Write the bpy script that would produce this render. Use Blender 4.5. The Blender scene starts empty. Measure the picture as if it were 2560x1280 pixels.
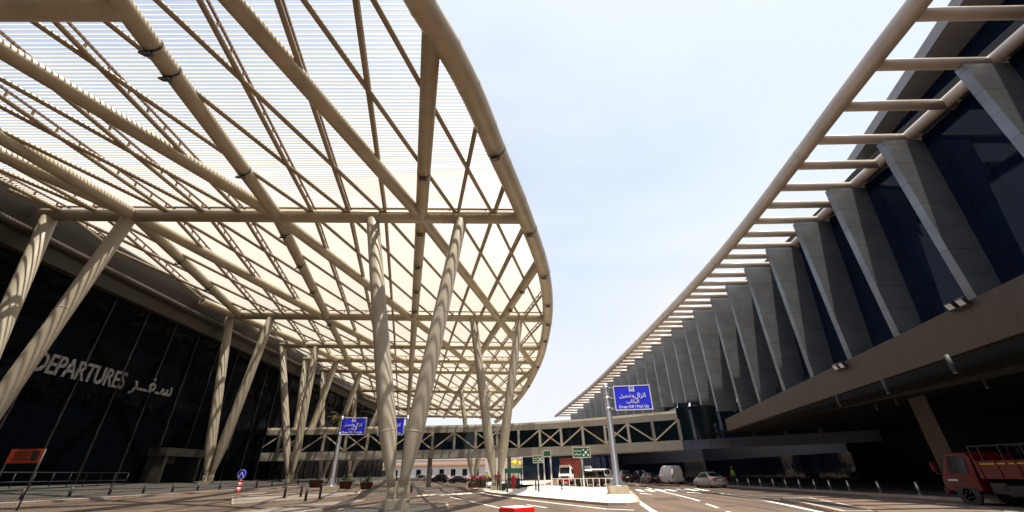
import bpy, bmesh, math, random
import numpy as np
from mathutils import Vector, Matrix
random.seed(7)
sc = bpy.context.scene
C = sc.collection
# ------------------------------------------------------------------ camera
FPX = 1010.0
TH = math.atan(544/1010.0); RO = math.atan(.0183); EYE = 1.65
_c, _s, _cr, _sr = math.cos(TH), math.sin(TH), math.cos(RO), math.sin(RO)
FW = Vector((0, _c, _s)); _R0 = Vector((1, 0, 0)); _U0 = Vector((0, -_s, _c))
UP = _U0*_cr + _R0*_sr; RT = _R0*_cr - _U0*_sr
cam_d = bpy.data.cameras.new('camera'); cam = bpy.data.objects.new('camera', cam_d); C.objects.link(cam)
cam_d.sensor_width = 36; cam_d.lens = 36*FPX/2560; cam_d.clip_start = .1; cam_d.clip_end = 6000
cam.matrix_world = Matrix(((RT.x, UP.x, -FW.x, 0), (RT.y, UP.y, -FW.y, 0), (RT.z, UP.z, -FW.z, EYE), (0, 0, 0, 1)))
sc.camera = cam
# ------------------------------------------------------------------ sky and sun
SUN_EL, SUN_AZ = 76.3, 125.0          # azimuth clockwise from +Y
w = bpy.data.worlds.new('World'); sc.world = w; w.use_nodes = True
nt = w.node_tree; bg = nt.nodes['Background']
sky = nt.nodes.new('ShaderNodeTexSky'); sky.sky_type = 'NISHITA'; sky.sun_disc = False
sky.sun_elevation = math.radians(SUN_EL); sky.sun_rotation = math.radians(SUN_AZ)
sky.air_density = 1.0; sky.dust_density = 3.0; sky.ozone_density = 1.0; sky.altitude = 50
# thin bright desert haze: the blue is washed out and faint cirrus lies over it
hs = nt.nodes.new('ShaderNodeHueSaturation'); hs.inputs['Saturation'].default_value = .75; nt.links.new(sky.outputs[0], hs.inputs['Color'])
wt = nt.nodes.new('ShaderNodeTexCoord'); wm = nt.nodes.new('ShaderNodeMapping'); wm.inputs['Scale'].default_value = (1, 1, 2.2); nt.links.new(wt.outputs['Generated'], wm.inputs[0])
wn = nt.nodes.new('ShaderNodeTexNoise'); wn.inputs['Scale'].default_value = 1.7; wn.inputs['Detail'].default_value = 5; wn.inputs['Distortion'].default_value = .6; nt.links.new(wm.outputs[0], wn.inputs['Vector'])
wr = nt.nodes.new('ShaderNodeMapRange'); wr.inputs[1].default_value = .35; wr.inputs[2].default_value = .7; wr.inputs[3].default_value = .3; wr.inputs[4].default_value = .92; nt.links.new(wn.outputs[0], wr.inputs[0])
wx = nt.nodes.new('ShaderNodeMix'); wx.data_type = 'RGBA'; ws = nt.nodes.new('ShaderNodeSeparateXYZ'); nt.links.new(wt.outputs['Generated'], ws.inputs[0])
wg = nt.nodes.new('ShaderNodeMath'); wg.operation = 'MULTIPLY_ADD'; wg.use_clamp = True; wg.inputs[1].default_value = .45; nt.links.new(ws.outputs[0], wg.inputs[0]); nt.links.new(wr.outputs[0], wg.inputs[2])
wz = nt.nodes.new('ShaderNodeMapRange'); wz.inputs[1].default_value = .02; wz.inputs[2].default_value = .5; nt.links.new(ws.outputs[2], wz.inputs[0])
wc = nt.nodes.new('ShaderNodeMix'); wc.data_type = 'RGBA'; wc.inputs[6].default_value = (3.4, 3.25, 3.35, 1); wc.inputs[7].default_value = (3.05, 3.35, 3.5, 1); nt.links.new(wz.outputs[0], wc.inputs[0]); nt.links.new(wc.outputs[2], wx.inputs[7])
nt.links.new(wg.outputs[0], wx.inputs[0]); nt.links.new(hs.outputs[0], wx.inputs[6])
nt.links.new(wx.outputs[2], bg.inputs[0]); bg.inputs[1].default_value = .15
sd = bpy.data.lights.new('sun', 'SUN'); sd.energy = 5.0; sd.angle = math.radians(.5); sd.color = (1, .92, .78)
so = bpy.data.objects.new('sun', sd); C.objects.link(so)
_e, _a = math.radians(SUN_EL), math.radians(SUN_AZ)
sdir = Vector((math.sin(_a)*math.cos(_e), math.cos(_a)*math.cos(_e), math.sin(_e)))
so.rotation_euler = sdir.to_track_quat('Z', 'Y').to_euler(); so.location = (0, 0, 60)
sc.view_settings.view_transform = 'Standard'; sc.view_settings.look = 'None'
sc.view_settings.exposure = .92; sc.view_settings.gamma = 1

# ------------------------------------------------------------------ picking: photo pixel -> point in the place
def ray(x, y): return FW + RT*((x-1280)/FPX) + UP*((640-y)/FPX)
E0 = Vector((0, 0, EYE))
def onz(x, y, z=0):
    d = ray(x, y); return E0 + d*((z-EYE)/d.z)
def ony(x, y, Y):
    d = ray(x, y); return E0 + d*(Y/d.y)
def onx(x, y, X):
    d = ray(x, y); return E0 + d*(X/d.x)
def czrel(X, Y): return (17.35 - max(0, Y-60)*.031)*(1-.0017*X)
def cz(X, Y): return EYE + czrel(X, Y)           # height of the canopy's tube grid
def oncan(x, y):
    d = ray(x, y); t = 17.35/d.z
    for _ in range(80): t = .5*t + .5*czrel(d.x*t, d.y*t)/d.z
    return E0 + d*t
def gz(X, Y=0):                                   # the departures road climbs gently to the left
    return min(1.3, max(0.0, (-X-15)*.0585))

# ------------------------------------------------------------------ materials
def mat(name, col, rough=.5, metal=0, spec=.5, noise=0, nscale=4, bump=0, bscale=20, emit=None, alpha=None, trans=0):
    m = bpy.data.materials.new(name); m.use_nodes = True; n = m.node_tree; b = n.nodes['Principled BSDF']
    b.inputs['Base Color'].default_value = (*col, 1); b.inputs['Roughness'].default_value = rough
    b.inputs['Metallic'].default_value = metal; b.inputs['Specular IOR Level'].default_value = spec
    if trans: b.inputs['Transmission Weight'].default_value = trans
    if noise:
        tc = n.nodes.new('ShaderNodeTexCoord'); nz = n.nodes.new('ShaderNodeTexNoise'); nz.inputs['Scale'].default_value = nscale
        nz.inputs['Detail'].default_value = 6; n.links.new(tc.outputs['Object'], nz.inputs['Vector'])
        mr = n.nodes.new('ShaderNodeMapRange'); mr.inputs[1].default_value = .3; mr.inputs[2].default_value = .7
        mr.inputs[3].default_value = 1-noise; mr.inputs[4].default_value = 1+noise; n.links.new(nz.outputs[0], mr.inputs[0])
        mx = n.nodes.new('ShaderNodeMix'); mx.data_type = 'RGBA'; mx.blend_type = 'MULTIPLY'; mx.inputs[0].default_value = 1
        mx.inputs[6].default_value = (*col, 1); n.links.new(mr.outputs[0], mx.inputs[7]); n.links.new(mx.outputs[2], b.inputs['Base Color'])
    if bump:
        tc = n.nodes.new('ShaderNodeTexCoord'); nb = n.nodes.new('ShaderNodeTexNoise'); nb.inputs['Scale'].default_value = bscale
        n.links.new(tc.outputs['Object'], nb.inputs['Vector']); bp = n.nodes.new('ShaderNodeBump'); bp.inputs['Strength'].default_value = bump
        bp.inputs['Distance'].default_value = .1
        n.links.new(nb.outputs[0], bp.inputs['Height']); n.links.new(bp.outputs[0], b.inputs['Normal'])
    if emit:
        b.inputs['Emission Color'].default_value = (*col, 1); b.inputs['Emission Strength'].default_value = emit
    return m
def panel_mat(name, col, sx, sy, sz, rough=.45, metal=0, joint=.35, gap=.015, noise=.06, spec=.5, bump=0, bscale=1):
    """a cladding with dark joints: sx/sy/sz = joint spacing (m) along each axis, 0 = none"""
    m = mat(name, col, rough, metal, spec, bump=bump, bscale=bscale); n = m.node_tree; b = n.nodes['Principled BSDF']
    tc = n.nodes.new('ShaderNodeTexCoord'); sp = n.nodes.new('ShaderNodeSeparateXYZ'); n.links.new(tc.outputs['Object'], sp.inputs[0])
    last = None
    for i, s in enumerate((sx, sy, sz)):
        if not s: continue
        d = n.nodes.new('ShaderNodeMath'); d.operation = 'DIVIDE'; d.inputs[1].default_value = s; n.links.new(sp.outputs[i], d.inputs[0])
        f = n.nodes.new('ShaderNodeMath'); f.operation = 'FRACT'; n.links.new(d.outputs[0], f.inputs[0])
        g = n.nodes.new('ShaderNodeMath'); g.operation = 'GREATER_THAN'; g.inputs[1].default_value = gap*2/s; n.links.new(f.outputs[0], g.inputs[0])
        if last is None: last = g
        else:
            q = n.nodes.new('ShaderNodeMath'); q.operation = 'MULTIPLY'; n.links.new(last.outputs[0], q.inputs[0]); n.links.new(g.outputs[0], q.inputs[1]); last = q
    nz = n.nodes.new('ShaderNodeTexNoise'); nz.inputs['Scale'].default_value = .8; nz.inputs['Detail'].default_value = 5; n.links.new(tc.outputs['Object'], nz.inputs['Vector'])
    mr = n.nodes.new('ShaderNodeMapRange'); mr.inputs[1].default_value = .3; mr.inputs[2].default_value = .7
    mr.inputs[3].default_value = 1-noise; mr.inputs[4].default_value = 1+noise; n.links.new(nz.outputs[0], mr.inputs[0])
    jr = n.nodes.new('ShaderNodeMapRange'); jr.inputs[3].default_value = joint; jr.inputs[4].default_value = 1; n.links.new(last.outputs[0], jr.inputs[0])
    mu = n.nodes.new('ShaderNodeMath'); mu.operation = 'MULTIPLY'; n.links.new(mr.outputs[0], mu.inputs[0]); n.links.new(jr.outputs[0], mu.inputs[1])
    mx = n.nodes.new('ShaderNodeMix'); mx.data_type = 'RGBA'; mx.blend_type = 'MULTIPLY'; mx.inputs[0].default_value = 1
    mx.inputs[6].default_value = (*col, 1); n.links.new(mu.outputs[0], mx.inputs[7]); n.links.new(mx.outputs[2], b.inputs['Base Color'])
    return m
def asphalt_mat(name, col):
    m = mat(name, col, .85, bump=.25, bscale=60); n = m.node_tree; b = n.nodes['Principled BSDF']
    tc = n.nodes.new('ShaderNodeTexCoord'); mp = n.nodes.new('ShaderNodeMapping'); mp.inputs['Scale'].default_value = (1, .12, 1)
    n.links.new(tc.outputs['Object'], mp.inputs[0])
    a = n.nodes.new('ShaderNodeTexNoise'); a.inputs['Scale'].default_value = .55; a.inputs['Detail'].default_value = 8; n.links.new(mp.outputs[0], a.inputs['Vector'])
    c = n.nodes.new('ShaderNodeTexNoise'); c.inputs['Scale'].default_value = 28; c.inputs['Detail'].default_value = 3; n.links.new(tc.outputs['Object'], c.inputs['Vector'])
    r = n.nodes.new('ShaderNodeValToRGB'); r.color_ramp.elements[0].position = .3; r.color_ramp.elements[1].position = .72
    r.color_ramp.elements[0].color = (*[x*.62 for x in col], 1); r.color_ramp.elements[1].color = (*[x*1.36 for x in col], 1); n.links.new(a.outputs[0], r.inputs[0])
    mr = n.nodes.new('ShaderNodeMapRange'); mr.inputs[3].default_value = .8; mr.inputs[4].default_value = 1.2; n.links.new(c.outputs[0], mr.inputs[0])
    mx = n.nodes.new('ShaderNodeMix'); mx.data_type = 'RGBA'; mx.blend_type = 'MULTIPLY'; mx.inputs[0].default_value = 1
    n.links.new(r.outputs[0], mx.inputs[6]); n.links.new(mr.outputs[0], mx.inputs[7]); n.links.new(mx.outputs[2], b.inputs['Base Color'])
    return m
M = dict(
    asphalt=asphalt_mat('asphalt', (.1, .066, .046)), dust=asphalt_mat('dusty_ground', (.06, .048, .038)),
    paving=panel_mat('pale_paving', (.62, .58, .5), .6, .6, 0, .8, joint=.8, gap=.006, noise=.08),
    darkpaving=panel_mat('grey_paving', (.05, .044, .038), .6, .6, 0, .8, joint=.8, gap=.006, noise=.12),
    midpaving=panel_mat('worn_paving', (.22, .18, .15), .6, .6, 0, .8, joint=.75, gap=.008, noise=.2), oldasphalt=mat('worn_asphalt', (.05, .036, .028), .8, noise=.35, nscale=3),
    kerb=panel_mat('kerb_stone', (.36, .27, .22), .9, .9, 0, .8, joint=.55, gap=.02, noise=.15),
    marking=mat('road_paint', (.72, .7, .66), .6, noise=.22, nscale=6),
    beige=mat('beige_steel_paint', (.42, .345, .24), .4, noise=.14, nscale=.7), louvre=mat('cream_louvre', (.66, .635, .57), .5),
    beigecol=mat('column_paint', (.38, .33, .255), .5, noise=.06, nscale=1.3), rust=mat('brown_rail_steel', (.2, .12, .07), .6),
    rtube=mat('rose_beige_tube_paint', (.48, .41, .35), .36, noise=.1, nscale=.6),
    fin=panel_mat('grey_aluminium_panel', (.2, .207, .218), 0, 0, 1.42, .38, .55, gap=.014, noise=.17),
    parapet=panel_mat('grey_soffit_panel', (.2, .19, .195), 0, 1.9, 0, .45, gap=.012),
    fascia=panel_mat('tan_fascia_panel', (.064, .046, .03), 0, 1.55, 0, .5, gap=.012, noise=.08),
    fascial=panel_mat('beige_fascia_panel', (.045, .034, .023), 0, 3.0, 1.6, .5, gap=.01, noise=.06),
    blueglass=panel_mat('dark_blue_glass', (.0015, .007, .022), 0, 1.5, 2.7, .05, gap=.03, joint=.2, spec=.16, bump=.02, bscale=.35),
    darkglass=panel_mat('near_black_glass', (.002, .003, .005), 0, 1.9, 2.4, .07, gap=.03, joint=.3, spec=.02, bump=.3, bscale=.8),
    podglass=panel_mat('podium_glass', (.008, .016, .034), 0, 1.25, 0, .05, gap=.04, joint=.2, spec=.3, bump=.1, bscale=.7),
    letter=mat('brushed_letter_metal', (.14, .13, .135), .5, .3),
    rodshade=mat('beige_in_shade', (.3, .225, .14), .45, noise=.14, nscale=.7),  # same beige paint, darkened in colour to stand in for shade
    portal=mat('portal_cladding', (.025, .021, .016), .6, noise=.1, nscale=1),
    black=mat('black_paint', (.012, .012, .013), .5), soffit=mat('dark_soffit', (.014, .012, .011), .7), dark=mat('interior_shade', (.003, .003, .0035), .8),
    lilac=panel_mat('lilac_grey_cladding', (.07, .075, .115), 0, 1.25, 0, .3, gap=.03, joint=.5, metal=.2),
    bridge=panel_mat('cream_cladding', (.29, .265, .225), 1.1, 0, 0, .55, gap=.014, joint=.6, noise=.07),
    bridgeglass=mat('bridge_glass', (.006, .012, .016), .04, spec=.35),
    brace=mat('brace_paint', (.5, .42, .32), .5), ridge=mat('cream_roof_sheet', (.68, .6, .46), .45),
    steel=mat('galvanised_steel', (.52, .52, .55), .32, .85, noise=.1, nscale=7), bollard=mat('brushed_steel', (.5, .46, .42), .35, .8),
    blue=mat('sign_blue', (.012, .02, .75), .4), white=mat('white_paint', (.8, .8, .8), .45), green=mat('sign_green', (.006, .09, .04), .45),
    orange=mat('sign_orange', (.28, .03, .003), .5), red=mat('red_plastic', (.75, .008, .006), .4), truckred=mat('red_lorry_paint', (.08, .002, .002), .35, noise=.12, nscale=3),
    yellow=mat('yellow_fabric', (.8, .6, .02), .7), hivis=mat('hi_vis_fabric', (.26, .36, .02), .7), conc=mat('concrete', (.42, .36, .27), .85, noise=.12, nscale=3),
    silver=mat('silver_car_paint', (.42, .4, .37), .28, .6), whitecar=mat('white_car_paint', (.85, .82, .76), .35), darkcar=mat('dark_car_paint', (.02, .018, .02), .25),
    tancar=mat('tan_car_paint', (.22, .17, .12), .4), carglass=mat('car_glass', (.01, .014, .016), .05), tyre=mat('tyre_rubber', (.015, .015, .015), .8),
    rim=mat('wheel_rim', (.22, .22, .21), .4, .7), lampred=mat('red_lamp_lens', (.5, .01, .008), .25), lampclear=mat('clear_lamp_lens', (.7, .7, .68), .15),
    plate=mat('number_plate', (.6, .62, .65), .5), bumper=mat('black_bumper', (.03, .03, .03), .6), container=mat('red_brown_container', (.2, .03, .02), .6, noise=.15, nscale=2),
    navy=mat('navy_tarpaulin', (.012, .018, .055), .7), skin=mat('skin', (.25, .13, .08), .55), hair=mat('dark_hair', (.012, .01, .009), .6),
    maroon=mat('maroon_cloth', (.13, .012, .014), .8), darkcloth=mat('dark_cloth', (.018, .017, .02), .8), redcloth=mat('red_cloth', (.42, .012, .018), .8), teal=mat('teal_cloth', (.03, .2, .24), .8),
    greycloth=mat('grey_cloth', (.14, .14, .16), .8), whitecloth=mat('white_cloth', (.7, .7, .72), .8), cone=mat('orange_hat', (.8, .2, .03), .6),
    trunk=mat('palm_bark', (.28, .13, .06), .9, noise=.3, nscale=8), frond=mat('dry_palm_frond', (.11, .075, .025), .7), frondg=mat('palm_frond', (.05, .07, .02), .7),
    farwall=mat('pale_far_wall', (.72, .64, .6), .8, noise=.05, nscale=.3), farband=mat('orange_cornice', (.6, .34, .16), .8), terracotta=mat('terracotta', (.09, .032, .013), .85, noise=.2, nscale=4),
    yellowsign=mat('yellow_sign', (.5, .3, .01), .6), lens=mat('lamp_glass', (.6, .62, .62), .08), flower=mat('pink_flowers', (.6, .12, .18), .8), leaf=mat('leaf', (.05, .09, .03), .7),
)
# ------------------------------------------------------------------ mesh helper
class MB:
    def __init__(s): s.v = []; s.f = []; s.sm = []; s.mi = []; s.cur = 0
    def add(s, vs, fs, smooth=False):
        o = len(s.v); s.v += [tuple(p) for p in vs]
        for q in fs: s.f.append(tuple(i+o for i in q)); s.sm.append(smooth); s.mi.append(s.cur)
        return s
    def box(s, c, d, rz=0, rx=0, ry=0):
        R = Matrix.Rotation(rz, 3, 'Z') @ Matrix.Rotation(ry, 3, 'Y') @ Matrix.Rotation(rx, 3, 'X'); c = Vector(c)
        vs = [c + R @ Vector((x*d[0]/2, y*d[1]/2, z*d[2]/2)) for x in (-1, 1) for y in (-1, 1) for z in (-1, 1)]
        return s.add(vs, [(0, 1, 3, 2), (4, 6, 7, 5), (0, 4, 5, 1), (2, 3, 7, 6), (0, 2, 6, 4), (1, 5, 7, 3)])
    def bar(s, a, b, wd, ht, up=(0, 0, 1)):
        a, b = Vector(a), Vector(b); d = (b-a).normalized(); u = Vector(up); x = d.cross(u)
        x = x.normalized() if x.length > 1e-5 else Vector((1, 0, 0)); u = x.cross(d)
        vs = [p + x*(i*wd/2) + u*(j*ht/2) for p in (a, b) for i in (-1, 1) for j in (-1, 1)]
        return s.add(vs, [(0, 1, 3, 2), (4, 6, 7, 5), (0, 4, 5, 1), (2, 3, 7, 6), (0, 2, 6, 4), (1, 5, 7, 3)])
    def tube(s, pts, r, n=12, cap=True):
        pts = [Vector(p) for p in pts]; k = len(pts); rr = r if hasattr(r, '__len__') else [r]*k
        ref = Vector((0, 0, 1)); d0 = (pts[1]-pts[0]).normalized()
        if abs(d0.dot(ref)) > .95: ref = Vector((0, 1, 0))
        vs = []
        for i, p in enumerate(pts):
            d = (pts[min(i+1, k-1)]-pts[max(i-1, 0)]).normalized(); x = d.cross(ref).normalized(); y = x.cross(d)
            vs += [p + (x*math.cos(2*math.pi*j/n) + y*math.sin(2*math.pi*j/n))*rr[i] for j in range(n)]
        fs = [(i*n+j, i*n+(j+1) % n, (i+1)*n+(j+1) % n, (i+1)*n+j) for i in range(k-1) for j in range(n)]
        s.add(vs, fs, True)
        if cap:
            o = len(s.v)-len(vs)
            s.f += [tuple(o+j for j in reversed(range(n))), tuple(o+(k-1)*n+j for j in range(n))]; s.sm += [False]*2; s.mi += [s.cur]*2
        return s
    def prism(s, poly, z0, z1):
        n = len(poly); vs = [(p[0], p[1], z0) for p in poly] + [(p[0], p[1], z1) for p in poly]
        return s.add(vs, [tuple(reversed(range(n))), tuple(range(n, 2*n))] + [(i, (i+1) % n, n+(i+1) % n, n+i) for i in range(n)])
    def ball(s, c, r, n=10, sz=(1, 1, 1)):
        c = Vector(c); vs = []; m = n//2+1
        for i in range(m+1):
            a = math.pi*i/m
            vs += [c + Vector((r*sz[0]*math.sin(a)*math.cos(2*math.pi*j/n), r*sz[1]*math.sin(a)*math.sin(2*math.pi*j/n), r*sz[2]*math.cos(a))) for j in range(n)]
        return s.add(vs, [(i*n+j, (i+1)*n+j, (i+1)*n+(j+1) % n, i*n+(j+1) % n) for i in range(m) for j in range(n)], True)
ORG = {}
RS = [1.0]          # building scale about the eye point while its walls are laid out
def build(name, mb, m, parent=None, local=False):
    org = Vector((0, 0, 0)) if (local or parent is None) else ORG.get(parent.name, Vector((0, 0, 0)))
    me = bpy.data.meshes.new(name); me.from_pydata([tuple((Vector(v) if RS[0] == 1 else E0+(Vector(v)-E0)*RS[0])-org) for v in mb.v], [], mb.f)
    me.polygons.foreach_set('use_smooth', mb.sm)
    for k in (m if isinstance(m, (list, tuple)) else [m]): me.materials.append(M[k])
    if any(mb.mi): me.polygons.foreach_set('material_index', mb.mi)
    me.update(); bm = bmesh.new(); bm.from_mesh(me); bmesh.ops.recalc_face_normals(bm, faces=bm.faces); bm.to_mesh(me); bm.free()
    o = bpy.data.objects.new(name, me); C.objects.link(o)
    if parent is not None: o.parent = parent; ORG[o.name] = ORG.get(parent.name, Vector((0, 0, 0)))
    else: ORG[o.name] = Vector((0, 0, 0))
    return o
def tag(o, label=None, cat=None, group=None, kind=None):
    if label: o['label'] = label
    if cat: o['category'] = cat
    if group: o['group'] = group
    if kind: o['kind'] = kind
    return o
def thing(name, label, cat, loc=(0, 0, 0), rz=0, group=None):
    o = bpy.data.objects.new(name, None); C.objects.link(o); o.location = loc; o.rotation_euler = (0, 0, rz); o.empty_display_size = .3
    ORG[o.name] = Vector(loc); return tag(o, label, cat, group)
KIDS = {}
def copy_tree(o, parent=None):
    c = o.copy(); C.objects.link(c)
    if parent is not None: c.parent = parent
    for ch in [x for x in C.objects if x.parent == o]: copy_tree(ch, c)
    return c
def dup(root, loc, rz, label, group=None):
    c = copy_tree(root); c.location = loc; c.rotation_euler = (0, 0, rz); c['label'] = label
    if group: c['group'] = group
    return c
def text_mb(body, width=None, height=None, depth=.02, bold=0):
    """text as a mesh in the x-z plane, centred, facing -y"""
    cu = bpy.data.curves.new('t', 'FONT'); cu.body = body; cu.align_x = 'LEFT'; cu.extrude = .001; cu.offset = bold; cu.resolution_u = 3
    ob = bpy.data.objects.new('t', cu); C.objects.link(ob); dg = bpy.context.evaluated_depsgraph_get()
    me = bpy.data.meshes.new_from_object(ob.evaluated_get(dg)); v = [p.co.copy() for p in me.vertices]; f = [tuple(p.vertices) for p in me.polygons]
    bpy.data.objects.remove(ob); bpy.data.curves.remove(cu); bpy.data.meshes.remove(me)
    x0, x1 = min(p.x for p in v), max(p.x for p in v); y0, y1 = min(p.y for p in v), max(p.y for p in v); z0, z1 = min(p.z for p in v), max(p.z for p in v)
    sx = width/(x1-x0) if width else None; sy = height/(y1-y0) if height else None
    sx = sx or sy; sy = sy or sx; mb = MB()
    mb.add([((p.x-(x0+x1)/2)*sx, -(p.z-z0)/max(z1-z0, 1e-6)*depth, (p.y-(y0+y1)/2)*sy) for p in v], f); return mb
def xf(mb, loc=(0, 0, 0), rz=0, rx=0):
    R = Matrix.Rotation(rz, 3, 'Z') @ Matrix.Rotation(rx, 3, 'X'); L = Vector(loc); mb.v = [tuple(R @ Vector(p) + L) for p in mb.v]; return mb
# ================================================================== ground, roads, pavements
XS = [-3000, -400, -120, -60, -37.22, -27, -23, -19, -15, 0, 24, 60, 400, 3000]
YS = [-600, -40, 0, 20, 40, 60, 90, 140, 300, 1200, 5000]
def sheet(xs, ys, dz=0.0):
    mb = MB(); vs = [(x, y, gz(x)+dz) for x in xs for y in ys]; n = len(ys)
    return mb.add(vs, [(i*n+j, (i+1)*n+j, (i+1)*n+j+1, i*n+j+1) for i in range(len(xs)-1) for j in range(n-1)])
tag(build('ground', sheet(XS, YS), 'dust'), kind='structure')
road = tag(build('road', sheet([-26, -23, -19, -15, 0, 12, 23.35], [-70, 0, 20, 40, 60, 90, 140, 168], .004), 'asphalt'), kind='structure')
def strip(pts, wd, dz=.009):
    mb = MB()
    for a, b in zip(pts[:-1], pts[1:]):
        a, b = Vector((a[0], a[1], 0)), Vector((b[0], b[1], 0)); d = (b-a).normalized(); n = Vector((-d.y, d.x, 0))*wd/2
        q = [a-n, b-n, b+n, a+n]; mb.add([(p.x, p.y, gz(p.x)+dz) for p in q], [(0, 1, 2, 3)])
    return mb
def px(*l): return [tuple(onz(*p)[:2]) for p in l]
build('lane_line', strip(px((1637, 1225), (1690, 1237), (1733, 1248), (1749, 1253)), .16), 'marking', road)
for a in [((1766, 1260), (1795, 1270)), ((1818, 1279), (1850, 1290)), ((1617, 1219), (1630, 1223)), ((1590, 1212), (1601, 1215))]:
    build('lane_dash', strip(px(*a), .16), 'marking', road)
build('edge_line', strip(px((1572, 1235), (1600, 1257), (1640, 1284)), .3), 'marking', road)
build('edge_line', strip(px((1802, 1234), (1886, 1246), (2048, 1280), (2120, 1296)), .22), 'marking', road)
build('edge_line', strip(px((1202, 1233), (1309, 1249), (1400, 1260), (1517, 1273), (1585, 1276)), .2), 'marking', road)
build('lane_line', strip(px((1125, 1243), (1190, 1257), (1252, 1271)), .14), 'marking', road)
build('lane_dash', strip(px((1317, 1262), (1367, 1270)), .16), 'marking', road)
def arrow(x, y, yaw):
    mb = MB(); P = [(-.09, -1.2), (.09, -1.2), (.09, .3), (.4, .3), (0, 1.3), (-.4, .3), (-.09, .3)]; c, s = math.cos(yaw), math.sin(yaw)
    mb.add([(x+a*c-b*s, y+a*s+b*c, .009) for a, b in P], [tuple(range(7))]); return mb
for p in (onz(1615, 1235), onz(1735, 1232)): build('lane_arrow', arrow(p.x, p.y, .12), 'marking', road)
for i in range(7):
    y = 43.6 + i*.0; x = 11.6 + i*.95
    build('crossing_bar', strip([(x, 43.0-.3*i*.35), (x+.9, 48.3-.3*i*.35)], .5), 'marking', road)
for i in range(7):
    q = px((1052+i*23, 1240.5-i*1.0), (1066+i*23, 1237-i*1.0)); build('crossing_bar', strip(q, .9), 'marking', road)
for k in range(5): build('edge_line', strip(px((2170+k*85, 1240+k*9.5), (2225+k*85, 1244+k*9)), .13), 'marking', road)
for a in [((690, 1239), (820, 1233)), ((600, 1252), (660, 1247)), ((230, 1275), (290, 1268)), ((760, 1262), (850, 1256))]:
    build('lane_dash', strip(px(*a), .15), 'marking', road)
for (x, y) in ((11.0, 24.5), (13.2, 33.5), (18.8, 35.5), (15.5, 44), (-2.5, 30.5), (4.5, 24.5)):
    b = MB(); b.tube([(x, y, .006), (x, y, .0085)], .33, 18); build('drain_cover', b, 'bumper', road)
rr_ = random.Random(5)
for x0_, x1_ in ((11.6, 14.6), (13.2, 16.2), (15.3, 18.2), (16.9, 19.8)):
    build('tyre_track', strip([(x0_+(x1_-x0_)*i/8+rr_.uniform(-.08, .08), 21+i*6.2) for i in range(9)], .34, .0062), 'oldasphalt', road)
for (x, y, w_, l_, a_) in ((9.6, 30, 1.6, 3.2, .25), (17.2, 29, 2.0, 2.4, .1), (-3.5, 34, 2.4, 1.8, .4)):
    build('asphalt_patch', strip([(x, y), (x+l_*math.sin(a_), y+l_*math.cos(a_))], w_, .0058), 'oldasphalt', road)
def island(poly, h, top, kerbw=.22, name='pavement'):
    n = len(poly); cx = sum(p[0] for p in poly)/n; cy = sum(p[1] for p in poly)/n; k = MB(); t = MB(); inn = []
    P = [Vector((p[0], p[1])) for p in poly]; area = sum(P[i].x*P[(i+1) % n].y-P[(i+1) % n].x*P[i].y for i in range(n))
    if area < 0: P.reverse()
    for i in range(n):
        a, b, c = P[i-1], P[i], P[(i+1) % n]; d1 = (b-a).normalized(); d2 = (c-b).normalized()
        m = Vector((-d1.y-d2.y, d1.x+d2.x)); m = m.normalized()/max(.45, m.length/2); inn.append(b+m*kerbw)
    g = lambda p, z: (p.x, p.y, gz(p.x)+z)
    t.add([g(p, h-.004) for p in inn], [tuple(range(n))])
    k.add([g(p, -.05) for p in P]+[g(p, h) for p in P]+[g(p, h) for p in inn]+[g(p, h-.05) for p in inn],
          [(i, (i+1) % n, n+(i+1) % n, n+i) for i in range(n)]+[(n+i, n+(i+1) % n, 2*n+(i+1) % n, 2*n+i) for i in range(n)]+[(2*n+i, 2*n+(i+1) % n, 3*n+(i+1) % n, 3*n+i) for i in range(n)])
    o = tag(build(name, t, top), kind='structure'); build('kerb', k, 'kerb', o); return o
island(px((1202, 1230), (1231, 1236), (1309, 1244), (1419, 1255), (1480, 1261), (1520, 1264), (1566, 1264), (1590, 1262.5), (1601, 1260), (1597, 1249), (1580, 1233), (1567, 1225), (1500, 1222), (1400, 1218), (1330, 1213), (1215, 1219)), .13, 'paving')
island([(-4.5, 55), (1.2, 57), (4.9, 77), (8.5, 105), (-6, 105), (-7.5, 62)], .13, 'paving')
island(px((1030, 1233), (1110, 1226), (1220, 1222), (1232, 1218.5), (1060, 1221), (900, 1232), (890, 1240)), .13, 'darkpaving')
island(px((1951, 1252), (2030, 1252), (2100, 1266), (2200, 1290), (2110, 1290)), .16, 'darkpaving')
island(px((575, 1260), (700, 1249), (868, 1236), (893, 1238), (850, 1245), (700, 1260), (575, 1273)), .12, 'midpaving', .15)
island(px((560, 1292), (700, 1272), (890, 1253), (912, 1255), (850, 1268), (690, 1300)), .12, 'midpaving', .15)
island([(-9.5, 22.2), (-4.6, 22.2), (-3.4, 24.4), (-4.3, 29.5), (-7.6, 30), (-9.6, 26)], .12, 'darkpaving', .16)
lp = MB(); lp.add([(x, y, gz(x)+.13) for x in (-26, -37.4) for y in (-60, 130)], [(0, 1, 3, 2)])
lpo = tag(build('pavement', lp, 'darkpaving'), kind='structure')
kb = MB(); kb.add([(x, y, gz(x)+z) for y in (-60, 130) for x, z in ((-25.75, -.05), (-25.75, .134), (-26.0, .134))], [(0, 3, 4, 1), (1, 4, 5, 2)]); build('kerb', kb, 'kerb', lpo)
rp = MB(); rp.add([(23.6, -60, .14), (44, -60, .14), (44, 130, .14), (23.6, 130, .14)], [(0, 1, 2, 3)]); rpo = tag(build('pavement', rp, 'darkpaving'), kind='structure')
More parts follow.
